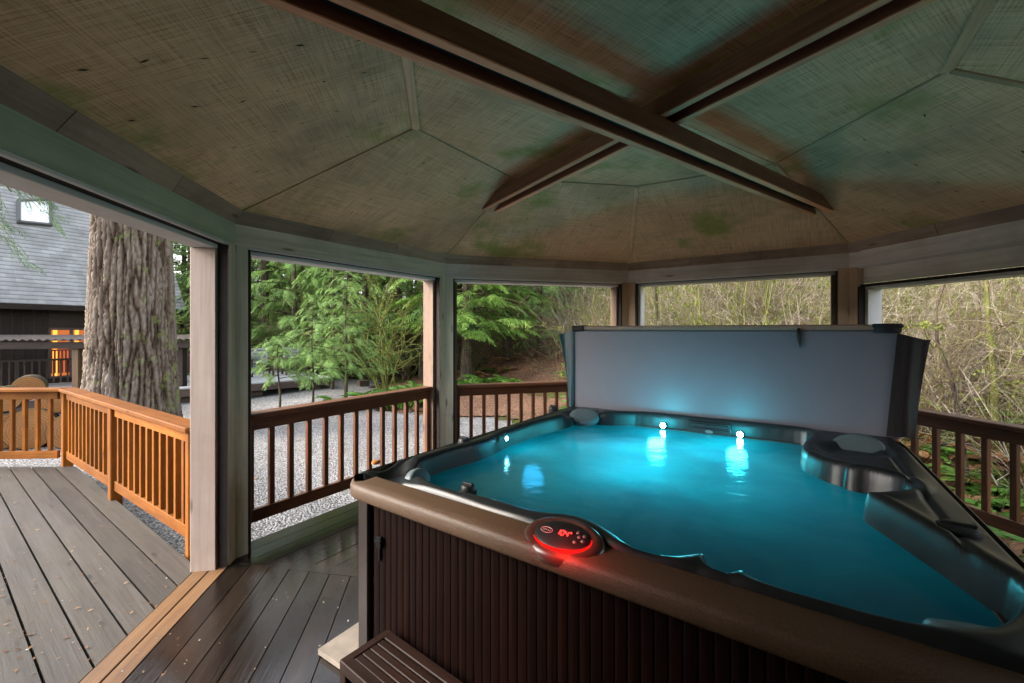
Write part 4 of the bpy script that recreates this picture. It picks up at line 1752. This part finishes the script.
# thicket on the hillside: bare brush past counting
sv_ = [shrub(rs, 2.2, 12, 1.0, 3, .013, .5, 5, 3, 0)[0] for _ in range(5)]
sm = [shrub(rs, 2.4, 8, 1.1, 3, .02, .5, 4, 3, 4) for _ in range(3)]
thick, mossy, mossl, pale = Soup(), Soup(), Soup(), Soup()
for i in range(210):
    a = rs.uniform(.10, 1.42)
    r0 = np.interp(a, [.1, .3, .6, 1.0, 1.4], [13.5, 9.8, 7.6, 6.4, 6.0])
    R_ = r0 + .9 + abs(rs.normal(0, 4.4)) + rs.uniform(0, 1)
    x, y = R_ * math.sin(a), R_ * math.cos(a)
    z = float(ground_h(x, y)) - .1
    if i % 3 == 0:
        k = rs.integers(3)
        rr, ss = rs.uniform(0, 6.28), rs.uniform(.7, 1.3)
        mossy.put(sm[k][0], (x, y, z), rr, ss)
        mossl.put(sm[k][1], (x, y, z), rr, ss)
    else:
        (pale if i % 3 == 1 else thick).put(sv_[rs.integers(5)], (x, y, z), rs.uniform(0, 6.28), rs.uniform(.6, 1.3))
for i in range(40):
    a = rs.uniform(-.5, .1)
    R_ = rs.uniform(16, 24)
    x, y = R_ * math.sin(a), R_ * math.cos(a)
    thick.put(sv_[rs.integers(5)], (x, y, float(ground_h(x, y)) - .1), rs.uniform(0, 6.28), rs.uniform(.8, 1.6))
tag(thick.build('thicket', M['twig']), 'tangle of bare tan brush covering the hillside', 'thicket', kind='stuff')
tag(pale.build('pale_brush', M['paletwig'], smooth=True), 'pale bleached twigs of the hillside brush', 'thicket', kind='stuff')
tag(mossy.build('mossy_thicket', M['mossbark']), 'moss covered branches tangled through the hillside brush', 'thicket', kind='stuff')
tag(mossl.build('moss_tufts', M['mossleaf']), 'yellow green moss hanging in the hillside brush', 'moss', kind='stuff')


# ferns
def fern(rng, n, L, rise):
    s = Soup()
    for i in range(n):
        az = i * 2.4 + rng.uniform(-.4, .4)
        fr = frond(rng, L * rng.uniform(.75, 1.1), 1.7, .11 * L / .7, 20, leaf=.3, lw=.013)
        s.add(*orient(fr, V(0, 0, .02), az, rise * rng.uniform(.7, 1.15), rng.uniform(-.3, .3)))
    return s.arr()


fp = [fern(rs, 15, .75, .85) for _ in range(3)]
fm_ = [soup_mesh('fern', a, M['fern']) for a in fp]
ferns = [(368, 10.3, 1.0, 'sword fern at the foot of the cedar saplings'), (392, 11.2, 1.1, 'sword fern left of the second post below the mossy maple'),
         (414, 11.6, 1.2, 'large sword fern touching the left side of the second post'), (382, 9.7, .8, 'small sword fern at the gravel edge'),
         (352, 9.5, .75, 'low sword fern just right of the sapling stems'),
         (404, 9.9, 1.15, 'broad sword fern above the left railing beside the second post'), (338, 9.9, .8, 'pale sword fern between the sapling stems'), (420, 10.4, 1.1, 'sword fern half hidden by the second post'),
         (470, 12.6, 1.1, 'sword fern left in the middle opening above the railing'), (488, 13.2, 1.2, 'sword fern under the bright hemlock'),
         (457, 13.0, 1.1, 'sword fern right beside the second post in the middle opening'), (505, 13.8, 1.0, 'sword fern at the foot of the leaf bank')]
for i, (x, Y, s, lab) in enumerate(ferns):
    o = bpy.data.objects.new('sword_fern', fm_[i % 3])
    COL.objects.link(o)
    o.location = tuple(gpos(x, Y))
    o.rotation_euler.z = rs.uniform(0, 6.28)
    o.scale = (s, s, s)
    tag(o, lab, 'fern', 'sword ferns along the gravel')
und, brk = Soup(), Soup()
fb = [fern(rs, 10, .7, .7) for _ in range(3)]
for i in range(330):
    a = rs.uniform(.15, 1.42)
    r0 = np.interp(a, [.2, .5, .8, 1.4], [9.0, 6.8, 5.2, 4.9])
    R_ = r0 + abs(rs.normal(0, 2.9))
    x, y = R_ * math.sin(a), R_ * math.cos(a)
    z = float(ground_h(x, y))
    (und if (i % 7 < 6 and R_ < r0 + 1.6) or i % 5 < 2 else brk).put(fb[i % 3], (x, y, z), rs.uniform(0, 6.28), rs.uniform(.6, 1.25))
for i in range(60):
    a = rs.uniform(-.12, .3)
    R_ = rs.uniform(15.5, 21)
    x, y = R_ * math.sin(a), R_ * math.cos(a)
    (und if i % 3 == 0 else brk).put(fb[i % 3], (x, y, float(ground_h(x, y))), rs.uniform(0, 6.28), rs.uniform(.6, 1.2))
for i in range(70):
    a = rs.uniform(-.6, -.1)
    R_ = rs.uniform(17, 24)
    x, y = R_ * math.sin(a), R_ * math.cos(a)
    und.put(fb[i % 3], (x, y, float(ground_h(x, y))), rs.uniform(0, 6.28), rs.uniform(.8, 1.6))
tag(und.build('green_undergrowth', M['fern']), 'green ferns and groundcover on the forest floor', 'undergrowth', kind='stuff')
tag(brk.build('dead_bracken', M['bracken']), 'rust brown dead bracken on the hillside', 'bracken', kind='stuff')

# ------------------------------------------------------------------ the great fir
tx = at(133, 7.2)
fir = thing('fir_tree', 'huge old fir trunk with deeply furrowed mossy bark left of the first post', 'tree', (tx[0], tx[1], GZ))
NA, NZ = 260, 300
vs, gs = [], []
hz = 9.0
for j in range(NZ + 1):
    t = j / NZ
    z = -.15 + hz * t
    r = .60 + .10 * math.exp(-max(z, 0) / .5) - .03 * z
    for i in range(NA):
        a = 2 * math.pi * i / NA
        ca, sa = math.cos(a), math.sin(a)
        wv = noise.noise(Vector((ca * 2, sa * 2, z * .5))) * 1.2
        q2 = Vector((ca * 9.5 + wv, sa * 9.5 + wv, z * 1.15 + wv * .8))
        n1 = abs(noise.noise(q2)) * 3.0
        n2 = abs(noise.noise(Vector((ca * 20 + 7, sa * 20, z * 7.5 + wv)))) * 3.0
        n3 = noise.noise(Vector((ca * 42, sa * 42, z * 26)))
        plate = min(1, n1) ** .55
        ridge = min(1, max(0, plate * (.62 + .38 * min(1, n2)) + .10 * n3))
        rr = r + .07 * (ridge - .55) + .016 * n3
        vs.append((tx[0] + ca * rr, tx[1] + sa * rr, GZ + z))
        gs.append((ridge, 0, 0))
i = np.arange(NA)
f = np.concatenate([np.stack([j * NA + i, j * NA + (i + 1) % NA, (j + 1) * NA + (i + 1) % NA, (j + 1) * NA + i], 1) for j in range(NZ)])
soup_obj('trunk', (np.array(vs), f, np.array(gs)), M['firbark'], fir, smooth=True)
# upper trunk and boughs above the roof
s, c = Soup(), Soup()
s.add(*quads_tube([V(tx[0], tx[1], GZ + z) for z in (8.7, 14, 22)], [.47, .36, .05], 16))
soup_obj('upper_trunk', s.arr(), M['firbark'], fir, smooth=True)
for i in range(26):
    z = 8.5 + i * .5
    c.add(*orient(FR_D[i % 5], V(tx[0], tx[1], z), i * 2.4, -.1, 0, 3.2 * (1 - i / 30) + .6))
soup_obj('crown', c.arr(), M['firleaf'], fir)


# drooping bough that hangs in front of the house roof
def bough(path, nsub, mat_b, rng, par, fsz):
    s, c = Soup(), Soup()
    P = [V(*q) for q in path]
    s.add(*quads_tube(P, [.03 * (1 - .8 * i / (len(P) - 1)) + .004 for i in range(len(P))], 6))
    for i in range(nsub):
        t = rng.uniform(.25, 1) * (len(P) - 1)
        k = min(int(t), len(P) - 2)
        b = P[k] + (P[k + 1] - P[k]) * (t - k)
        az = math.atan2(*(P[k + 1] - P[k])[[1, 0]]) + rng.uniform(-1.3, 1.3)
        L = rng.uniform(.25, .75)
        d = V(math.cos(az), math.sin(az), rng.uniform(-.9, -.1))
        q = [b, b + d * L * .5, b + d * L + V(0, 0, -.25 * L)]
        s.add(*quads_tube(q, [.007, .005, .002], 4))
        for m_ in range(4):
            w = q[0] + (q[2] - q[0]) * (.35 + .22 * m_)
            c.add(*orient(FIRF[rng.integers(4)], w, az + rng.uniform(-.9, .9), rng.uniform(-.9, -.2), rng.uniform(-1, 1), fsz * rng.uniform(.7, 1.2)))
    return s, c


FIRF = [frond(rf, 1.0, 1.0, .16, 16, leaf=.2, lw=.009) for _ in range(4)]
b0 = V(tx[0] - .3, tx[1] - .3, 5.2)
paths = [[(b0[0], b0[1], 5.2), (-6.9, 6.3, 4.9), (-7.4, 5.9, 4.3), (-7.3, 5.75, 3.6), (-7.05, 5.7, 2.95)],
         [(b0[0], b0[1], 5.6), (-7.2, 6.6, 5.2), (-7.9, 6.3, 4.5), (-7.95, 6.2, 3.7), (-7.6, 6.1, 2.9)],
         [(b0[0], b0[1], 5.9), (-7.0, 6.0, 5.4), (-7.6, 5.6, 4.6), (-7.0, 5.6, 3.9), (-6.6, 5.6, 3.4)]]
sb_, cb_ = Soup(), Soup()
for pth in paths:
    s, c = bough(pth, 15, None, rs, fir, .32)
    sb_.add(*s.arr())
    cb_.add(*c.arr())
br_ = soup_obj('drooping_bough', sb_.arr(), M['mossbark'], fir, smooth=True)
soup_obj('needles', cb_.arr(), M['firleaf'], br_)

# ------------------------------------------------------------------ house
hd = unit(V(.45, .894))
hn = V(-hd[1], hd[0])            # into the house
if hn[0] > 0:
    hn = -hn
X1 = V(-12.27, 16.0)
ZE = H + .77
house = thing('house', 'dark brown house with steep grey shingle roof and one bright skylight', 'house', (X1[0], X1[1], GZ))
al = math.radians(60)
up3 = V(hn[0] * math.cos(al), hn[1] * math.cos(al), math.sin(al))
d3 = p3(hd, 0)
nrm = unit(np.cross(up3, d3))
if nrm[2] < 0:
    nrm = -nrm
e1 = p3(X1, ZE)
LEN = 11.0
m = MB()
HT = 5.6
c0, c1 = e1 - d3 * LEN, e1
P = [c0, c1, c1 + up3 * HT, c0 + up3 * HT]
off = V(0, 0, 0)
th = -nrm * .15
vs = P + [p + th for p in P]
m.add(vs, [(0, 1, 2, 3), (7, 6, 5, 4), (0, 4, 5, 1), (1, 5, 6, 2), (2, 6, 7, 3), (3, 7, 4, 0)], [(np.dot(v - c0, d3), np.dot(v - c0, up3), np.dot(v - c0, nrm)) for v in vs])
# far slope
ridge = up3 * HT
dn3 = V(hn[0] * math.cos(al), hn[1] * math.cos(al), -math.sin(al))
Q = [c1 + ridge + V(0, 0, .0), c0 + ridge, c0 + ridge + dn3 * HT, c1 + ridge + dn3 * HT]
vs = Q + [q - V(0, 0, .15) for q in Q]
m.add(vs, [(0, 1, 2, 3), (7, 6, 5, 4), (0, 4, 5, 1), (1, 5, 6, 2), (2, 6, 7, 3), (3, 7, 4, 0)], [(np.dot(v - c0, d3), np.dot(v - c0, up3), 0) for v in vs])
roof = m.build('roof', M['shingle'], house)
m = MB()
m.bar(c0 - up3 * .06 - nrm * .07, c1 - up3 * .06 - nrm * .07 + d3 * .03, .06, .16)
m.build('gutter', M['housewood'], roof)
# skylight where the photo shows it


def on_plane(x, y, p0, nn):
    dr_ = V((x - 512) / F, 1, (CY - y) / F)
    o = V(0, 0, H)
    t = np.dot(p0 - o, nn) / np.dot(dr_, nn)
    return o + dr_ * t


kk = [on_plane(*q, c1, nrm) for q in ((18, 223), (50, 226), (49, 201), (18, 202))]
kc = sum(kk) / 4
m = MB()
for i in range(4):
    a, b = kk[i] + nrm * .05, kk[(i + 1) % 4] + nrm * .05
    m.bar(a - unit(b - a) * .03, b + unit(b - a) * .03, .07, .14, up=nrm)
sk = m.build('skylight', M['steel'], roof)
m = MB()
m.slab([q + nrm * .03 for q in kk], nrm * .03)
ng = NT('skylight_sky_reflection')  # white base colour stands in for the sky's reflection in the pane
m.build('pane', ng.pbr((.93, .95, .96), .15, .8), sk)
# walls with window openings: built in strips round the openings
wo = p3(hn, 0) * .55


def wl(s, z):               # wall point: s metres back from the right corner
    return e1 + wo - d3 * (s + .4) + V(0, 0, z - ZE)


wn3 = -p3(hn, 0)


def wall_s(x):
    q = wl(0, 1)
    u = (x - 512) / F
    A_ = np.array([[1, d3[0]], [1, d3[1]]])
    # q - d3*s = (u*Y, Y)
    s = (q[0] - u * q[1]) / (d3[0] - u * d3[1])
    return s, (q - d3 * s)[1]


sL, yL = wall_s(49)
sR, yR = wall_s(92)
ym = (yL + yR) / 2
zt1, zb1 = H + (CY - 329) / F * ym, H + (CY - 376) / F * ym
m = MB()


def wallbox(s0, s1, z0, z1):
    a, b = wl(s0, z0), wl(s1, z1)
    c = (a + b) / 2 - wn3 * .1
    m.box(c, d3, wn3, (0, 0, 1), abs(s1 - s0) / 2, .1, (z1 - z0) / 2, 0)


top = ZE + .12
wallbox(-0.0, sR, GZ - .2, top)
wallbox(sL, LEN - .8, GZ - .2, top)
wallbox(sR, sL, GZ - .2, zb1)
wallbox(sR, sL, zt1, top)
# vertical battens are part of the siding
for k in range(46):
    s = .1 + k * .22
    if s > LEN - .9 or sR - .1 < s < sL + .1:
        continue
    m.box(wl(s, (GZ + top) / 2) + wn3 * .012, (0, 0, 1), d3, wn3, (top - GZ) / 2, .022, .012, .002)
# gable end facing right
ge = wl(0, GZ)
m.slab([e1 + wo - d3 * .4 + V(0, 0, GZ - ZE), e1 + wo - d3 * .4 + p3(hn, 0) * 4.5 + V(0, 0, GZ - ZE), e1 + wo - d3 * .4 + p3(hn, 0) * 4.5 + V(0, 0, .3), e1 - d3 * .4 + ridge - V(0, 0, .2) , e1 + wo - d3 * .4 + V(0, 0, .1)], -d3 * .12)
m.build('wall', M['housewood'], house)
m = MB()
a, b = wl(sR, zb1), wl(sL, zt1)
for s in (sR, (sR + sL) / 2, sL):
    m.box(wl(s, (zb1 + zt1) / 2) + wn3 * .01, (0, 0, 1), d3, wn3, (zt1 - zb1) / 2, .035, .03)
for z in (zb1, zt1):
    m.box((wl(sR, z) + wl(sL, z)) / 2 + wn3 * .012, d3, wn3, (0, 0, 1), abs(sL - sR) / 2, .03, .035)
fr_w = m.build('window', M['farwood'], house)
# lit room: warm panes, and dark lattice seen in front of them
m = MB()
for k in range(10):
    s = sR + (sL - sR) * (k + .5) / 10
    m.box(wl(s, (zb1 + zt1) / 2) - wn3 * .06, (0, 0, 1), d3, wn3, (zt1 - zb1) / 2, abs(sL - sR) / 20 - .002, .008, 0, mi=[0, 1, 1, 0, 1, 1, 1, 1, 0, 1][k])
m.build('lit_pane', [M['lit'], M['lit_dim']], fr_w)
m = MB()
for k in range(12):
    s = sR + (sL - sR) * (k + .4) / 12
    m.box(wl(s, zb1 + .42 + .06) - wn3 * .02, (0, 0, 1), d3, wn3, .36, .022, .012)
m.bar(wl(sR, zb1 + .84) - wn3 * .02, wl(sL, zb1 + .84) - wn3 * .02, .03, .05)
m.build('window_lattice', plain('red_lattice', (.22, .035, .02), .6), fr_w)

# wood shed: corrugated lean-to on posts
shed = thing('wood_shed', 'open wood shed with rusty corrugated roof in front of the dark house', 'shed', tuple(at(40, 10.2, GZ)))
m = MB()
sx0, sx1 = at(-120, 9.3)[0], at(189, 10.4)[0]
nX = 150
vs, fs = [], []
for lay in (0, 1):
    for j in range(2):
        for i in range(nX + 1):
            x = sx0 + (sx1 - sx0) * i / nX
            y = 9.3 + (10.4 - 9.3) * i / nX + j * 2.2
            z = H - .23 + j * .08 + .022 * math.sin(i * 2 * math.pi / 4.0) + lay * .006
            vs.append(V(x, y, z))
k = 2 * (nX + 1)
for i in range(nX):
    a = i
    b = nX + 1 + i
    fs += [(a + 1, a, b, b + 1), (k + a, k + a + 1, k + b + 1, k + b), (a, a + 1, k + a + 1, k + a)]
m.add(vs, fs)
m.build('roof', plain('rusty_tin', (.075, .055, .045), .55, .4, .4, 6), shed, smooth=True, angle=math.radians(60))
m = MB()
q0, q1 = V(sx0, 9.42, H - .36), V(sx1, 10.52, H - .36)
m.bar(q0, q1, .06, .16)
m.build('beam', M['housewood'], shed)
for x in (78, -60, 182):
    m = MB()
    yy = np.interp(x, [-120, 189], [9.42, 10.52]) + .1
    c = at(x, yy)
    m.box((c[0], c[1], (H - .44 + GZ) / 2), (0, 0, 1), (1, 0, 0), (0, 1, 0), (H - .44 - GZ) / 2, .075, .075, .006)
    m.build('post', M['thresh'] if x == 78 else M['housewood'], shed)

# sawn rounds of firewood behind the railing
names = ['sawn log round at the left edge behind the far railing, lowest row', 'wide sawn log round behind the far railing balusters',
         'sawn log round next to the railing corner post, lowest row', 'log round on top of the pile left of the corner post',
         'split log round leaning high on the pile beside the shed post', 'small log round at the upper left of the pile', 'log round half hidden behind the corner post']
spots = [(0, 6.3, .26, .06), (30, 6.35, .30, .10), (70, 6.4, .26, .05), (56, 6.7, .20, .47), (28, 7.1, .20, .60), (4, 6.8, .20, .47), (86, 6.9, .27, .06)]
for (x, Y, r, z), lab in zip(spots, names):
    o = thing('log_round', lab, 'log', at(x, Y, z), 'sawn log rounds behind the railing')
    c = at(x, Y, z)
    ax = unit(V(.75 + rs.uniform(-.2, .2), -1, rs.uniform(-.05, .2)))
    rr = [r * (1 + .06 * math.sin(3 * k + x) + .04 * math.sin(7 * k)) for k in range(28)]
    m = MB()
    m.lathe(c, [(r, .0), (r * 1.02, .05), (r * 1.02, .38), (r, .42)], -ax, 28)
    m.build('bark', M['bark'], o, smooth=True, angle=math.radians(40))
    m = MB()
    s_ = unit(np.cross(ax, (0, 0, 1)))
    t_ = np.cross(ax, s_)
    vs = [c + ax * .003]
    gs = [V(0, 0, x)]
    for k in range(28):
        a = 2 * math.pi * k / 28
        vs.append(c + ax * .003 + r * .97 * (s_ * math.cos(a) + t_ * math.sin(a)))
        gs.append(V(math.cos(a) * r, math.sin(a) * r, x))
    vs2 = [v - ax * .01 for v in vs[1:]]
    m.add(vs + vs2, [(0, 1 + k, 1 + (k + 1) % 28) for k in range(28)] + [(1 + (k + 1) % 28, 1 + k, 29 + k, 29 + (k + 1) % 28) for k in range(28)], gs + gs[1:])
    m.build('cut_face', M['logend'], o)

# ------------------------------------------------------------------ old platform with chairs
plt = thing('old_platform', 'low weathered timber platform with pale boards and dark railing beyond the gravel', 'platform', tuple(at(250, 11.5, GZ)))
zp = H - 1.40
f0, f1 = px(150, 390, zp), px(331, 377, zp)
pd = unit(f1 - f0)
pn = V(-pd[1], pd[0], 0)
if pn[1] < 0:
    pn = -pn
f0 = f0 - pd * 3.5
Lp = np.linalg.norm(f1 - f0)
dep = 3.4
m = MB()
for i in range(24):
    a = dep * i / 24
    m.bar(f0 + pn * (a + .07) - V(0, 0, .02), f1 + pn * (a + .07) - V(0, 0, .02), .134, .04)
m.build('boards', M['plat'], plt)
m = MB()
m.bar(f0 - pn * .02 - V(0, 0, .13), f1 - pn * .02 - V(0, 0, .13), .04, .18)
m.bar(f1 + pd * .02 - V(0, 0, .13), f1 + pd * .02 + pn * dep - V(0, 0, .13), .04, .18)
m.build('skirt_board', M['farwood'], plt)
for i in range(6):
    m = MB()
    m.box(f0 + pd * (1.2 + i * 1.5) + pn * .25 - V(0, 0, .30), pd, pn, (0, 0, 1), .16, .12, .09)
    m.build('footing', M['farwood'], plt)
m = MB()
r0_, r1_ = f0 + pn * dep, f1 + pn * dep - pd * .6
m.bar(r0_ + V(0, 0, .62), r1_ + V(0, 0, .62), .09, .05)
m.build('rail', M['farwood'], plt)
for i in range(56):
    m = MB()
    c = r0_ + (r1_ - r0_) * (i / 55)
    m.box(c + V(0, 0, .3), (0, 0, 1), pd, pn, .3, .016 if i % 8 else .04, .016)
    m.build('baluster' if i % 8 else 'rail_post', M['farwood'], plt)
m = MB()
c = px(188, 373, zp)
m.box(c + V(0, 0, .32), pd, pn, (0, 0, 1), .28, .03, .32)
m.build('side_panel', M['farwood'], plt)
bx = thing('storage_box', 'pale blue storage box on the old platform left of the chairs', 'box', tuple(px(245, 375, zp)))
m = MB()
c = px(246, 374, zp)
m.box(c + V(0, 0, .12), pd, pn, (0, 0, 1), .24, .2, .12, .01)
m.build('box_body', M['board_white'], bx)
m = MB()
m.box(c + V(0, 0, .26), pd, pn, (0, 0, 1), .26, .22, .015, .005)
m.build('lid', M['board_white'], bx)


def garden_chair(x, y, lab):
    c = px(x, y, zp)
    o = thing('garden_chair', lab, 'chair', tuple(c), 'slatted chairs on the old platform')
    R1, R2 = pd, -pn
    def q(a, b, z):
        return c + R1 * a + R2 * b + V(0, 0, z)
    m = MB()
    for k in range(5):
        m.bar(q(-.25, -.2 + k * .1, .34 + k * .008), q(.25, -.2 + k * .1, .34 + k * .008), .08, .02)
    m.build('seat', M['farwood'], o)
    m = MB()
    for k in range(5):
        m.bar(q(-.24, -.24 - k * .035, .42 + k * .095), q(.24, -.24 - k * .035, .42 + k * .095), .02, .07, up=(0, -.3, 1))
    for s in (-.22, .22):
        m.bar(q(s, -.22, .34), q(s, -.40, .86), .04, .03)
    m.build('backrest', M['plat'], o)
    for s in (-.28, .28):
        m = MB()
        m.bar(q(s, -.3, .53), q(s, .3, .53), .08, .025)
        m.build('armrest', M['farwood'], o)
        for b in (-.24, .24):
            m = MB()
            m.box(q(s, b, .26), (0, 0, 1), R1, R2, .26, .025, .025)
            m.build('leg', M['farwood'], o)


garden_chair(261, 376, 'left slatted chair on the old platform beside the pale blue box')
garden_chair(294, 374, 'right slatted chair on the old platform behind the cedar fronds')

# fallen leaves and needles on the gravel and in the deck seams
vs, fs, gs = [], [], []
for i in range(520):
    if i < 330:
        x, y = rs.uniform(-6.5, 1.5), rs.uniform(4.2, 10.5)
        c = V(x, y, float(ground_h(x, y)) + .022)
        s = rs.uniform(.015, .045)
    else:
        c = px(rs.uniform(0, 180), rs.uniform(472, 675), .001)
        s = rs.uniform(.006, .016)
    a = rs.uniform(0, 6.28)
    d = V(math.cos(a), math.sin(a), rs.uniform(-.1, .3)) * s
    e = V(-math.sin(a), math.cos(a), rs.uniform(0, .3)) * s * rs.uniform(.15, .6)
    b = len(vs)
    vs += [c - d, c + e, c + d, c - e]
    gs += [(rs.uniform(0, 1), 0, 0)] * 4
    fs.append((b, b + 1, b + 2, b + 3))
o = soup_obj('fallen_leaves', (np.array(vs), np.array(fs), np.array(gs)), M['bracken'])
tag(o, 'brown leaves and needles fallen on the gravel and side deck', 'leaves', kind='stuff')
# ------------------------------------------------------------------ light, sky, camera
SUN_EL, SUN_AZ = math.radians(30), math.radians(258)      # azimuth of the sun, clockwise from +y
w = bpy.data.worlds.new('World')
S.world = w
w.use_nodes = True
nt = w.node_tree
bg = nt.nodes['Background']
sky = nt.nodes.new('ShaderNodeTexSky')
sky.sky_type = 'NISHITA'
sky.sun_disc = False
sky.sun_elevation = SUN_EL
sky.sun_rotation = SUN_AZ
sky.air_density = 1.0
sky.dust_density = 3.0
sky.ozone_density = 1.0
hs = nt.nodes.new('ShaderNodeHueSaturation')
hs.inputs['Saturation'].default_value = .35
nt.links.new(sky.outputs[0], hs.inputs['Color'])
nt.links.new(hs.outputs[0], bg.inputs['Color'])
bg.inputs['Strength'].default_value = .15
sl = bpy.data.lights.new('sun', 'SUN')
sl.energy = .7

sl.angle = math.radians(10)
sl.color = (1.0, .86, .70)
so = bpy.data.objects.new('sun', sl)
COL.objects.link(so)
sdv = Vector((math.sin(SUN_AZ) * math.cos(SUN_EL), math.cos(SUN_AZ) * math.cos(SUN_EL), math.sin(SUN_EL)))
so.rotation_euler = sdv.to_track_quat('Z', 'Y').to_euler()
so.location = tuple(sdv * 30)

cam = bpy.data.cameras.new('camera')
cam.sensor_width = 36
cam.lens = F / 1024 * 36
cam.shift_y = -(341.5 - CY) / 1024
cam.clip_start = .02
cam.clip_end = 600
co = bpy.data.objects.new('camera', cam)
COL.objects.link(co)
co.location = (0, 0, H)
co.rotation_euler = (math.radians(90), 0, 0)
S.camera = co
vs_ = S.view_settings
vs_.view_transform = 'Standard'
vs_.look = 'None'
vs_.exposure = 2.62
vs_.gamma = 1
vs_.use_curve_mapping = False
S.render.engine = 'CYCLES'
cy_ = S.cycles
cy_.use_denoising = True
try:
    cy_.denoiser = 'OPENIMAGEDENOISE'
except Exception:
    pass
cy_.max_bounces = 8
cy_.diffuse_bounces = 5
cy_.transparent_max_bounces = 4
cy_.caustics_reflective = False
cy_.caustics_refractive = False
cy_.sample_clamp_indirect = 6
